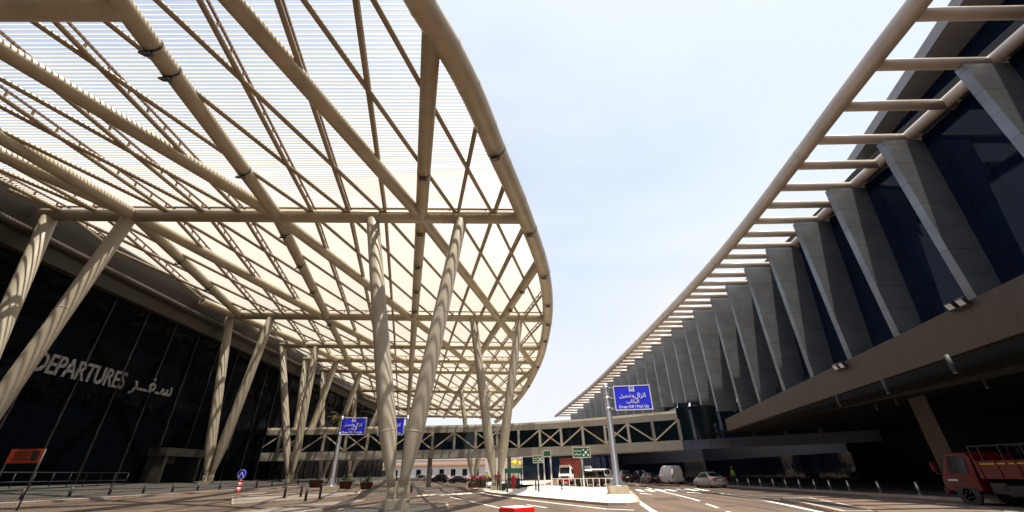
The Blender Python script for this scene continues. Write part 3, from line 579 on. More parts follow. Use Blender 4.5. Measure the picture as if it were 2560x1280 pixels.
# ================================================================== signs
def blue_sign(label, x, y, zb, ztop, r, pcx, pcz, pw, ph, rz, group):
    t = thing('road_sign', label, 'road sign', (x, y, zb), 0, group)
    b = MB(); b.box((x, y, zb+.27), (1.45, 1.2, .56)); b.box((x, y, zb+.03), (1.6, 1.35, .1)); build('plinth', b, 'conc', t)
    b = MB(); b.tube([(x, y, zb+.5), (x, y, zb+.62), (x, y, ztop-.12), (x, y, ztop)], [r*1.25, r, r*.82, r*.7], 20)
    po = build('pole', b, 'steel', t)
    b = MB(); b.tube([(x, y, zb+.55), (x, y, zb+.6)], r*2.1, 20)
    for i in range(10):
        a = i*math.pi/5; u = Vector((math.cos(a), math.sin(a), 0)); c = Vector((x, y, zb+.6)); n = Vector((-u.y, u.x, 0))*.02
        b.add([c+u*r*.8+s*n for s in (-1, 1)]+[c+u*r*2.0+s*n for s in (-1, 1)]+[c+u*r*.8+s*n+Vector((0, 0, .85)) for s in (-1, 1)], [(0, 2, 4), (1, 5, 3), (0, 1, 3, 2), (2, 3, 5, 4), (0, 4, 5, 1)])
    build('base_flange', b, 'steel', po)
    sx = 1 if pcx > x else -1; pc = Vector((pcx, y-.05, pcz)); ex_ = Vector((math.cos(rz), math.sin(rz), 0))
    for k in (-.42, 0, .42):
        e = pc-ex_*sx*pw*.5; b = MB(); b.tube([(x, y, pcz+k*ph), tuple(e+Vector((0, .08, k*ph)))], .05, 8); b.tube([(x, y, pcz+k*ph-.06), (x, y, pcz+k*ph+.06)], r*1.02, 18); b.box(tuple(e+Vector((0, .1, k*ph))), (.2, .12, .14)); build('clamp_arm', b, 'steel', t)
    def P(mb): return xf(mb, tuple(pc), rz)
    b = MB(); b.box((0, .04, 0), (pw, .06, ph)); pn = build('panel', P(b), 'blue', t)
    b = MB(); e = .035
    for s in (-1, 1): b.box((0, .005, s*(ph/2-e)), (pw, .02, e*2)); b.box((s*(pw/2-e), .004, 0), (e*2, .018, ph-e*4))
    build('border', P(b), 'white', pn)
    k = pw/3.1
    def line(txt, wd, cx, cz_, bold=.012): build('writing', P(xf(text_mb(txt, wd*k, None, .012, bold), (cx*k, 0, cz_*k))), 'white', pn)
    line('\ufedd\ufe8d\ufeb0\ufee7\ufe8d', .92, .62, .12); line('\ufeed', .16, .03, .08); line('\ufede\ufef4\ufee4\ufea4\ufe97', 1.0, -.6, .12)
    line('\ufe8f\ufe8e\ufedb\ufeae\ufedf\ufe8d', 1.05, -.05, -.34); line('Drop Off / Pick Up', 2.45, .0, -.76, .02)
    b = MB(); s = .44*k; b.box((0, .005, .69*k), (s, .014, s)); q = build('pictogram', P(b), 'white', pn)
    b = MB(); z = .69*k
    b.box((0, -.004, z+.165*k), (.3*k, .006, .03*k)); b.box((0, -.004, z-.16*k), (.34*k, .006, .04*k)); b.box((-.13*k, -.004, z+.09*k), (.035*k, .006, .14*k)); b.box((.13*k, -.004, z+.09*k), (.035*k, .006, .14*k))
    b.ball((-.05*k, -.004, z+.1*k), .035*k, 8, (1, .1, 1)); b.ball((.05*k, -.004, z+.1*k), .035*k, 8, (1, .1, 1)); b.box((0, -.004, z+.03*k), (.26*k, .006, .05*k)); b.box((-.1*k, -.004, z-.09*k), (.05*k, .006, .05*k)); b.box((.1*k, -.004, z-.09*k), (.05*k, .006, .05*k))
    build('car_symbol', P(b), 'blue', q)
    return t
GS = 'blue drop off and pick up signs'
blue_sign('sunlit blue Drop Off / Pick Up sign on a thick steel pole at the island tip', 7.9, 36.3, .13, 8.35, .27, 10.1, 7.22, 3.1, 2.02, -.12, GS)
blue_sign('shaded blue sign left of the big forked column, panel right of its pole', -19.2, 48, gz(-19.2)+.02, 7.6, .22, -17.85, 6.55, 2.72, 1.78, .1, GS)
blue_sign('blue sign half hidden behind the big forked column, panel left of its pole', -11.9, 48, .1, 7.5, .22, -13.65, 6.45, 2.85, 1.82, 0, GS)
# green assembly point signs
def green_sign(label, x, y, zb, pw, ph, zc, posts, rz=0, txt=True):
    t = thing('assembly_sign', label, 'sign', (x, y, zb), 0, 'green muster point signs')
    for dx in posts: b = MB(); b.tube([(x+dx, y+.08, zb), (x+dx, y+.08, zc+(ph/2 if len(posts) > 1 else 0))], .075, 12); b.box((x+dx, y+.08, zb+.02), (.3, .3, .04)); build('post', b, 'steel', t)
    def P(mb): return xf(mb, (x, y, zc), rz)
    b = MB(); b.box((0, 0, 0), (pw, .06, ph)); pn = build('panel', P(b), 'green', t)
    b = MB()
    for s in (-1, 1): b.box((0, -.02, s*(ph/2+.03)), (pw+.12, .12, .06)); b.box((s*(pw/2+.03), -.02, 0), (.06, .12, ph))
    build('frame', P(b), 'conc', pn)
    if txt:
        build('writing', P(xf(text_mb('Assembly Point', pw*.46, None, .01, .02), (-pw*.22, -.05, ph*.16))), 'white', pn)
        build('writing', P(xf(text_mb('\ufee6\ufe8e\ufedb\ufee3 \ufeca\ufee4\ufea0\ufe97', pw*.42, None, .01, .02), (-pw*.22, -.05, -ph*.2))), 'white', pn)
        b = MB(); cx = pw*.26
        b.tube([(cx, -.05, 0), (cx, -.035, 0)], ph*.13, 16)
        for sx in (-1, 1):
            for sz in (-1, 1):
                a = Vector((cx+sx*ph*.36, -.045, sz*ph*.36)); c_ = Vector((cx+sx*ph*.17, -.045, sz*ph*.17)); d = (c_-a); n = Vector((-d.z, 0, d.x)).normalized()
                b.bar(tuple(a), tuple(a+d*.6), .02, ph*.09, (d.z, 0, -d.x)); b.add([a+d*.45+n*ph*.13, a+d*.45-n*ph*.13, c_], [(0, 1, 2)])
        build('muster_symbol', P(b), 'white', pn)
    return t
green_sign('green muster sign on a single post standing alone on the white island', 5.45, 37.2, .13, 1.35, .68, 3.1, (0,))
green_sign('green muster sign nearest the walking person, single thin post', 2.45, 50.0, .13, 1.0, .62, 3.0, (0,))
green_sign('dark green sign seen edge-on between two steel posts', 2.75, 39.6, .13, .62, .4, 3.15, (-.3, .3), 0, False)
# orange notice, round keep sign
t = thing('notice_board', 'orange notice on two thin legs before the dark hall at far left', 'notice', (-24.1, 22, gz(-24)))
for x in (-24.95, -23.3): b = MB(); b.tube([(x, 22, gz(x)), (x, 22, 3.1)], .035, 8); build('leg', b, 'bumper', t)
b = MB(); b.box((-24.12, 21.96, 2.8), (1.62, .05, .62)); pn = build('panel', b, 'orange', t)
b = MB()
for i in range(3): b.box((-24.3, 21.93, 2.95-i*.14), (.8, .01, .05))
b.box((-23.62, 21.93, 2.8), (.36, .01, .44)); build('print', b, 'black', pn)
t = thing('keep_sign', 'round blue arrow sign on a red and white striped post', 'traffic sign', (-19.75, 33, gz(-19.75)))
b = MB(); b.tube([(-19.75, 33, gz(-19.75)), (-19.75, 33, 1.6)], .05, 10); build('post', b, 'steel', t)
b = MB()
for i in range(5): b.cur = i % 2; b.tube([(-19.75, 33, .8+i*.15), (-19.75, 33, .95+i*.15)], .13, 14)
build('striped_sleeve', b, ['red', 'white'], t)
b = MB(); b.tube([(-19.75, 32.94, 1.92), (-19.75, 32.9, 1.92)], .31, 24); d_ = build('disc', b, 'blue', t)
b = MB(); b.tube([(-19.75, 32.9, 1.92), (-19.75, 32.895, 1.92)], .31, 24)
b = MB()
for s in (-1, 1): b.bar((-19.75, 32.89, 2.06), (-19.75+s*.15, 32.89, 1.8), .01, .05, (0, 0, 1)); b.add([(-19.75+s*.2, 32.888, 1.72), (-19.75+s*.2, 32.888, 1.86), (-19.75+s*.08, 32.888, 1.76)], [(0, 1, 2)])
for i in range(24):
    a0, a1 = i*math.pi/12, (i+1)*math.pi/12; b.add([(-19.75+r*math.cos(a), 32.888, 1.92+r*math.sin(a)) for r, a in ((.31, a0), (.31, a1), (.285, a1), (.285, a0))], [(0, 1, 2, 3)])
build('arrows', b, 'white', d_)
# red water barrier block at the bottom of the photo
t = thing('barrier_block', 'bright red plastic road block at the bottom edge of the photo', 'barrier', (0, 16.6, 0), .62)
b = MB(); s = .43; h = .62
b.prism([(-s, -s*1.1), (s, -s*1.1), (s, s*1.1), (-s, s*1.1)], .06, h-.03); b.prism([(-s+.03, -s*1.1+.03), (s-.03, -s*1.1+.03), (s-.03, s*1.1-.03), (-s+.03, s*1.1-.03)], h-.03, h); b.box((0, 0, .03), (.95, 1.04, .06))
build('body', b, 'red', t, True)
b = MB(); b.box((0, 0, h+.005), (.8, .88, .012)); build('top', b, 'whitecloth', t, True)

# ================================================================== bollards and railings
def make_bollard(lab, group, m, h, r):
    t = thing('bollard', lab, 'bollard', (0, 0, 0), 0, group)
    b = MB(); b.tube([(0, 0, 0), (0, 0, h-.05)], r, 14); build('post', b, m, t, True)
    b = MB(); b.tube([(0, 0, h-.05), (0, 0, h-.03), (0, 0, h)], [r*.9, r*1.05, r*.8], 14); build('cap', b, m, t, True)
    b = MB(); b.tube([(0, 0, 0), (0, 0, .03)], r*1.5, 14); build('collar', b, m, t, True); return t
BR = [(1833, 1217), (1847, 1218), (1863, 1219.5), (1881, 1221), (1898, 1222), (1918, 1224), (1938, 1226), (1960, 1228), (1987, 1229), (2030, 1233), (2086, 1236), (2150, 1238), (2222, 1240), (2290, 1243)]
g0 = None
for i, (x, y) in enumerate(BR):
    Y = [51, 48.6, 46.3, 44, 42, 40, 38, 36.2, 34.2, 31.4, 28.4, 25.6, 23.2, 21.0][i]; p = (24.3, Y, .14)
    lab = 'brushed steel bollard on the pavement below the tan band, one of an even row'
    if g0 is None: g0 = make_bollard(lab, 'steel bollards along the right pavement', 'bollard', .68, .075); g0.location = p
    else: dup(g0, p, 0, lab)
g1 = None
for i in range(24):
    Y = 15 + i*2.5 + (i*i)*.02; X = -26.9; p = (X, Y, gz(X)+.12); lab = 'dark bollard in the shaded row before the departures hall'
    if g1 is None: g1 = make_bollard(lab, 'shaded bollards along the left pavement', 'bumper', .62, .08); g1.location = p
    else: dup(g1, p, 0, lab)
g2 = None
for (x, y, lab) in [(1340, 1227, 'first black delineator beside the green muster post'), (1347, 1230, 'second black delineator of the pair on the white island'), (1405, 1225, 'lone black delineator by the railing'), (1268, 1231, 'black delineator next to the person in red'), (1028, 1233, 'black delineator just right of the big forked column'),
                    (712, 1235, 'leftmost black delineator on the shaded island'), (766, 1236, 'black delineator in the middle of the shaded island'), (801, 1232, 'black delineator by the shaded sign plinth'), (753, 1232, 'black delineator behind the middle one on the shaded island')]:
    p = onz(x, y, .1 if x > 900 else .55); p = (p.x, p.y, .13 if x > 900 else gz(p.x)+.1)
    if g2 is None: g2 = make_bollard(lab, 'black delineator posts', 'black', .98, .09); g2.location = p
    else: dup(g2, p, 0, lab)
t = thing('guard_railing', 'thin pale railing along the back of the white island', 'railing', (6, 45, .13))
pa, pb = Vector((3.6, 46.2, .13)), Vector((8.9, 43.0, .13))
for z in (1.0, .25): b = MB(); b.bar(tuple(pa+Vector((0, 0, z))), tuple(pb+Vector((0, 0, z))), .05, .05); build('rail', b, 'white', t)
for i in range(11):
    q = pa.lerp(pb, i/10); b = MB(); b.tube([q, q+Vector((0, 0, 1.0))], .028, 8); build('post', b, 'white', t)

# ================================================================== vehicles
def loft(st, notch=None):
    mb = MB(); N = 12; vs = []
    for (y, zb, zs, zr, wb, ws, wr) in st:
        zm = zb+(zs-zb)*.45
        half = [(wb*.9, zb), (wb, zb+.06), (wb*1.02, zm), (ws, zs), (wr, zr-.05), (wr*.82, zr)]
        vs += [(-x, y, z) for x, z in half]+[(x, y, z) for x, z in reversed(half)]
    k = len(st); fs = [(i*N+j, i*N+(j+1) % N, (i+1)*N+(j+1) % N, (i+1)*N+j) for i in range(k-1) for j in range(N)]
    mb.add(vs, fs, True); mb.f += [tuple(range(N)), tuple((k-1)*N+j for j in range(N))]; mb.sm += [False]*2; mb.mi += [0]*2; return mb
def sharp(o, ang=38):
    bm = bmesh.new(); bm.from_mesh(o.data)
    for e in bm.edges:
        if len(e.link_faces) == 2 and e.calc_face_angle(0) > math.radians(ang): e.smooth = False
    bm.to_mesh(o.data); bm.free()
def sidepane(mb, a, b, s, lo=.12, hi=.88, f0=.06, f1=.94, out=.012):
    """pane on one side between stations a and b"""
    def P(t, h):
        y = a[0]+(b[0]-a[0])*t; zs = a[2]+(b[2]-a[2])*t; zr = a[3]+(b[3]-a[3])*t-.05; ws = a[5]+(b[5]-a[5])*t; wr = a[6]+(b[6]-a[6])*t
        return (s*(ws+(wr-ws)*h+out), y, zs+(zr-zs)*h)
    mb.add([P(f0, lo), P(f1, lo), P(f1, hi), P(f0, hi)], [(0, 1, 2, 3)])
def endpane(mb, a, b, w=.86, t0=.1, t1=.9, out=.014):
    def P(t, s):
        d = Vector((0, b[0]-a[0], b[3]-a[3])); n = Vector((0, -d.z, d.y)).normalized()
        if n.z < 0: n = -n
        y = a[0]+(b[0]-a[0])*t+n.y*out; z = a[3]+(b[3]-a[3])*t+n.z*out; x = (a[6]+(b[6]-a[6])*t)*.82
        return (s*x*w/.86, y, z)
    mb.add([P(t0, -1), P(t0, 1), P(t1, 1), P(t1, -1)], [(0, 1, 2, 3)])
def wheels(t, W, ys, r, wd=.2, inset=.0):
    for y in ys:
        for s in (-1, 1):
            b = MB(); x = s*(W-inset); b.tube([(x-wd/2, y, r), (x-wd*.4, y, r), (x+wd*.4, y, r), (x+wd/2, y, r)], [r*.9, r, r, r*.9], 20); o = build('wheel', b, 'tyre', t, True)
            b = MB(); b.tube([(x+s*wd*.42, y, r), (x+s*(wd*.5+.012), y, r)], r*.62, 16)
            for i in range(5): a = i*2*math.pi/5; b.box((x+s*(wd*.5+.016), y+math.cos(a)*r*.35, r+math.sin(a)*r*.35), (.012, .05, .05))
            build('rim', b, 'rim', o, True)
def vehicle(name, label, cat, loc, rz, paint, st, wheel_y, r, side, front=None, rear=None, tail=None, heads=None, bump=True, plate=True, group=None, extra=None):
    t = thing(name, label, cat, loc, rz, group); bd = build('body', loft(st), paint, t, True); sharp(bd)
    for (i, j, f0, f1) in side:
        for s in (-1, 1): b = MB(); sidepane(b, st[i], st[j], s, f0=f0, f1=f1); build('side_window', b, 'carglass', t, True)
    if front: b = MB(); endpane(b, st[front[0]], st[front[1]]); build('windscreen', b, 'carglass', t, True)
    if rear: b = MB(); endpane(b, st[rear[0]], st[rear[1]]); build('rear_window', b, 'carglass', t, True)
    W = max(s_[4] for s_ in st); wheels(t, W-.1, wheel_y, r)
    y0, y1 = st[0][0], st[-1][0]
    if tail:
        (tx, tz, tw, th_) = tail
        for s in (-1, 1): b = MB(); b.box((s*tx, y0+.01, tz), (tw, .08, th_)); build('tail_lamp', b, 'lampred', t, True)
    if heads:
        (tx, tz, tw, th_) = heads
        for s in (-1, 1): b = MB(); b.box((s*tx, y1-.02, tz), (tw, .1, th_)); build('headlight', b, 'lampclear', t, True)
    if bump:
        b = MB(); b.box((0, y0-.03, st[0][1]+.16), (W*1.86, .16, .2)); build('rear_bumper', b, paint if bump == 1 else bump, t, True)
        b = MB(); b.box((0, y1+.03, st[-1][1]+.14), (W*1.8, .14, .2)); build('front_bumper', b, paint if bump == 1 else bump, t, True)
    if plate: b = MB(); b.box((0, y0-.03, st[0][1]+(.42 if bump else .3)), (.46, .03, .14)); build('number_plate', b, 'plate', t, True)
    for s in (-1, 1): b = MB(); b.box((s*(W+.08), y1-1.25, st[-1][2]+.28), (.16, .1, .14)); build('mirror', b, paint, t, True)
    return t
#        y     zb   zs   zr   wb   ws   wr
SEDAN = [(-2.1, .32, .86, .95, .74, .72, .66), (-2.0, .22, .9, 1.0, .82, .8, .74), (-1.45, .2, .93, 1.03, .84, .82, .74), (-.75, .2, .93, 1.42, .85, .81, .62), (.1, .2, .92, 1.47, .85, .81, .63), (.45, .2, .91, 1.42, .85, .8, .62), (1.2, .2, .88, .98, .84, .79, .72), (1.9, .22, .78, .84, .8, .74, .66), (2.1, .32, .66, .7, .7, .64, .56)]
vehicle('sedan_car', 'silver sedan driving away, nearest car on the sunlit road', 'car', (20.6, 49.4, .01), .1, 'silver', SEDAN, (-1.3, 1.3), .3, [(2, 3, .35, .98), (3, 4, .02, .98), (4, 6, .02, .7)], (5, 6), (2, 3), (.66, .8, .22, .24), (.56, .62, .26, .16), 1)
VAN = [(-2.35, .38, 1.15, 1.25, .78, .78, .7), (-2.33, .3, 1.2, 1.7, .84, .83, .72), (-2.1, .28, 1.2, 2.2, .86, .84, .66), (-1.7, .26, 1.2, 2.28, .87, .85, .68), (.6, .26, 1.2, 2.26, .87, .85, .68), (1.2, .26, 1.18, 2.1, .87, .85, .68), (1.95, .26, 1.12, 1.3, .86, .83, .74), (2.3, .3, .95, 1.05, .82, .76, .68), (2.4, .4, .8, .86, .7, .66, .58)]
vehicle('panel_van', 'white high roof panel van with a blank rear, seen from behind', 'van', (22.0, 65.8, .01), .1, 'whitecar', VAN, (-1.4, 1.45), .33, [(4, 6, .1, .85)], (5, 6), None, (.74, .95, .12, .5), (.58, .8, .26, .2), 1)
for (lab, nm, cat, x, y, rz, pt, L) in [('dark saloon half hidden left of the white van', 'saloon_car', 'car', 19.6, 68, .1, 'darkcar', 1.0), ]:
    vehicle(nm, lab, cat, (x, y, .01), rz, pt, SEDAN, (-1.3, 1.3), .3, [(2, 3, .35, .98), (3, 4, .02, .98), (4, 6, .02, .7)], (5, 6), (2, 3), (.66, .8, .22, .24), (.56, .62, .26, .16), 1)
SUV = [(-2.15, .4, 1.0, 1.1, .8, .8, .7), (-2.12, .32, 1.05, 1.2, .88, .86, .76), (-1.75, .28, 1.05, 1.74, .9, .87, .64), (-1.2, .28, 1.05, 1.8, .9, .87, .66), (.2, .28, 1.04, 1.78, .9, .87, .66), (1.1, .28, 1.02, 1.14, .9, .86, .78), (1.95, .3, .95, 1.02, .86, .8, .72), (2.2, .4, .8, .86, .76, .7, .62)]
vehicle('suv_car', 'dark SUV with glowing red tail lamps under the footbridge', 'car', (20.6, 77, .01), .05, 'darkcar', SUV, (-1.35, 1.35), .37, [(2, 3, .3, .98), (3, 4, .02, .98), (4, 5, .02, .7)], (4, 5), (1, 2), (.7, 1.15, .2, .4), (.6, .78, .26, .18), 1)
vehicle('suv_car', 'dark four wheel drive just right of the sign pole', 'car', (18.2, 78, .01), .05, 'darkcar', SUV, (-1.35, 1.35), .37, [(2, 3, .3, .98), (3, 4, .02, .98), (4, 5, .02, .7)], (4, 5), (1, 2), (.7, 1.0, .2, .3), (.6, .78, .26, .18), 1)
vehicle('estate_car', 'tan dusty car with a bulky cover beside the muster sign post', 'car', (10.3, 64.5, .01), .75, 'tancar', SUV, (-1.35, 1.35), .36, [(2, 3, .3, .98), (3, 4, .02, .98), (4, 5, .02, .7)], (4, 5), (1, 2), (.7, 1.0, .2, .3), (.6, .78, .26, .18), 1)
MBUS = [(-2.9, .4, 1.2, 1.3, .8, .8, .7), (-2.85, .32, 1.2, 1.95, .9, .88, .74), (-2.5, .3, 1.2, 2.1, .92, .9, .76), (1.4, .3, 1.2, 2.1, .92, .9, .76), (1.9, .3, 1.15, 1.95, .92, .9, .76), (2.5, .3, 1.05, 1.2, .9, .86, .78), (2.75, .38, .85, .95, .8, .76, .68)]
mb_ = vehicle('minibus', 'white minibus with a row of side windows behind the island', 'minibus', (13.0, 75.5, .01), 2.15, 'whitecar', MBUS, (-1.9, 1.75), .34, [(2, 3, .01, .15), (2, 3, .17, .31), (2, 3, .33, .47), (2, 3, .49, .63), (2, 3, .65, .8), (2, 3, .82, .98), (4, 5, .05, .75)], (4, 5), (1, 2), (.72, 1.0, .14, .3), (.6, .72, .3, .2), 1)
def boxtruck(name, label, loc, rz, cab, boxm, bl, bh, text=None, roofload=False):
    t = thing(name, label, 'truck', loc, rz)
    st = [(0, .5, 1.35, 2.2, 1.0, 1.0, .9), (.25, .42, 1.35, 2.42, 1.05, 1.03, .92), (1.15, .42, 1.35, 2.4, 1.05, 1.03, .92), (1.65, .42, 1.25, 1.42, 1.05, 1.02, .96), (1.8, .5, 1.1, 1.2, .96, .94, .88)]
    o = build('cab', loft(st), cab, t, True); sharp(o)
    b = MB(); endpane(b, st[2], st[3], .9, .06, .92); build('windscreen', b, 'carglass', o, True)
    for s in (-1, 1):
        b = MB(); sidepane(b, st[1], st[2], s, f0=.1, f1=.98); build('side_window', b, 'carglass', o, True)
        b = MB(); b.box((s*.72, 1.76, .85), (.36, .1, .22)); build('headlight', b, 'lampclear', o, True)
        b = MB(); b.bar((s*1.05, 1.4, 1.9), (s*1.3, 1.5, 1.9), .03, .03); b.box((s*1.3, 1.5, 1.75), (.16, .06, .4)); build('mirror', b, 'black', o, True)
    b = MB(); b.box((0, 1.8, .55), (2.05, .2, .28)); build('bumper', b, 'red' if cab == 'whitecar' and boxm == 'container' else 'bumper', o, True)
    b = MB(); b.box((0, 1.79, 1.02), (1.2, .05, .22)); build('grille', b, 'black', o, True)
    b = MB(); b.box((0, 1.2, 2.56), (1.6, .7, .3)); build('wind_deflector', b, cab, o, True)
    b = MB(); b.box((0, -bl/2-.1, 1.0+bh/2), (2.4, bl, bh)); bx_ = build('cargo_box', b, boxm, t, True)
    b = MB()
    for i in range(int(bl/.45)):
        for s in (-1, 1): b.box((s*1.21, -.3-i*.45, 1.0+bh/2), (.03, .12, bh*.94))
    for s in (-1, 1): b.box((s*1.2, -bl/2-.1, 1.03), (.1, bl+.04, .12)); b.box((s*1.2, -bl/2-.1, 1+bh-.02), (.1, bl+.04, .1))
    b.box((0, -.1, 1+bh-.02), (2.42, .1, .1)); build('box_ribs', b, boxm, bx_, True)
    if text: build('lettering', xf(text_mb(text, 2.2, None, .01), (-1.24, -bl/2, 1+bh*.55), -math.pi/2), 'whitecloth', bx_, True)
    b = MB(); b.box((0, -bl/2+.6, .8), (1.0, bl+1.6, .22)); build('chassis', b, 'black', t, True)
    wheels(t, 1.0, (1.0, -bl*.62, -bl*.62-1.1), .48, .3)
    return t
boxtruck('box_truck', 'white cab lorry with a red container facing the camera', (8.3, 74, .01), 2.75, 'whitecar', 'container', 6.5, 2.7)
boxtruck('box_truck', 'lorry with a dark navy covered load right of the red container', (14.6, 90, .01), 2.5, 'whitecar', 'navy', 8, 3.6, None)
# red tipper lorry at the right edge
t = thing('tipper_lorry', 'red tipper lorry in deep shade at the right edge of the photo', 'lorry', (22.3, 23.3, .01), .0)
st = [(-1.75, .55, 1.3, 2.0, .92, .92, .84), (-1.55, .5, 1.3, 2.2, .95, .94, .82), (-.6, .5, 1.3, 2.22, .95, .94, .82), (-.1, .5, 1.25, 1.4, .95, .93, .86), (.05, .55, 1.1, 1.2, .9, .88, .8)]
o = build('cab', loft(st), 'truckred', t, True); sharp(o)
b = MB(); endpane(b, st[2], st[3], .9, .06, .92); build('windscreen', b, 'carglass', o, True)
for s in (-1, 1):
    b = MB(); sidepane(b, st[1], st[2], s, f0=.08, f1=.99, lo=.0); build('side_window', b, 'carglass', o, True)
    b = MB(); b.bar((s*.95, -.3, 1.25), (s*1.2, -.1, 1.3), .03, .03); b.bar((s*1.2, -.1, 1.3), (s*1.2, -.1, 1.7), .03, .03, (0, 1, 0)); b.box((s*1.2, -.1, 1.62), (.2, .08, .42)); build('mirror', b, 'truckred', o, True)
    b = MB(); b.box((s*.96, -1.25, 1.2), (.03, .14, .04)); build('door_handle', b, 'black', o, True)
    b = MB(); b.box((s*.6, .02, .82), (.34, .1, .2)); build('headlight', b, 'lampclear', o, True)
    b = MB(); b.box((s*.958, -.55, 1.02), (.02, .5, .07)); build('side_badge', b, 'plate', o, True)
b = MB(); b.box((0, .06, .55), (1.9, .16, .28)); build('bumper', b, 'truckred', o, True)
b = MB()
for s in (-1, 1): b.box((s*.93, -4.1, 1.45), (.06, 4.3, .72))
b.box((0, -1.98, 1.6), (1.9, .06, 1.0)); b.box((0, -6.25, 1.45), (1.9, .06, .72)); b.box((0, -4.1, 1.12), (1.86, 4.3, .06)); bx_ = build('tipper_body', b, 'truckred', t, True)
for s in (-1, 1):
    for i in range(6): b = MB(); b.box((s*.975, -2.1-i*.82, 1.45), (.04, .09, .74)); build('body_rib', b, 'truckred', bx_, True)
for s in (-1, 1):
    b = MB()
    for i in range(3): b.box((s*.966, -2.75-i*1.25, 1.68), (.012, 1.1, .05))
    build('reflective_strip', b, 'yellowsign', bx_, True)
b = MB()
for s in (-1, 1):
    b.bar((s*.9, -1.98, 1.8), (s*.9, -1.98, 2.45), .05, .05, (0, 1, 0)); b.bar((s*.9, -1.98, 2.42), (s*.9, -6.2, 2.42), .04, .04)
    for i in range(5): b.bar((s*.9, -2.4-i*.9, 1.8), (s*.9, -2.4-i*.9, 2.42), .04, .04, (0, 1, 0))
b.bar((-.9, -1.98, 2.42), (.9, -1.98, 2.42), .05, .05); build('load_rack', b, 'black', t, True)
b = MB(); b.box((0, -3.2, .85), (.8, 6.2, .2)); b.box((-.7, -2.5, .72), (.4, .7, .4)); build('chassis', b, 'black', t, True)
wheels(t, .82, (-1.0, -4.9), .42, .26)
for s in (-1, 1):
    b = MB()
    for y in (-1.0, -4.9): b.tube([(s*.955, y, .47), (s*.962, y, .47)], .56, 24)
    b.box((s*.72, -3.3, .62), (.36, 1.0, .42)); b.bar((s*.93, -2.3, .55), (s*.93, -4.2, .55), .03, .1)
    build('side_guard', b, 'black', t, True)
b = MB()
for s in (-1, 1): b.box((s*.75, -6.3, .95), (.3, .05, .16))
build('tail_lamp', b, 'lampred', t, True)

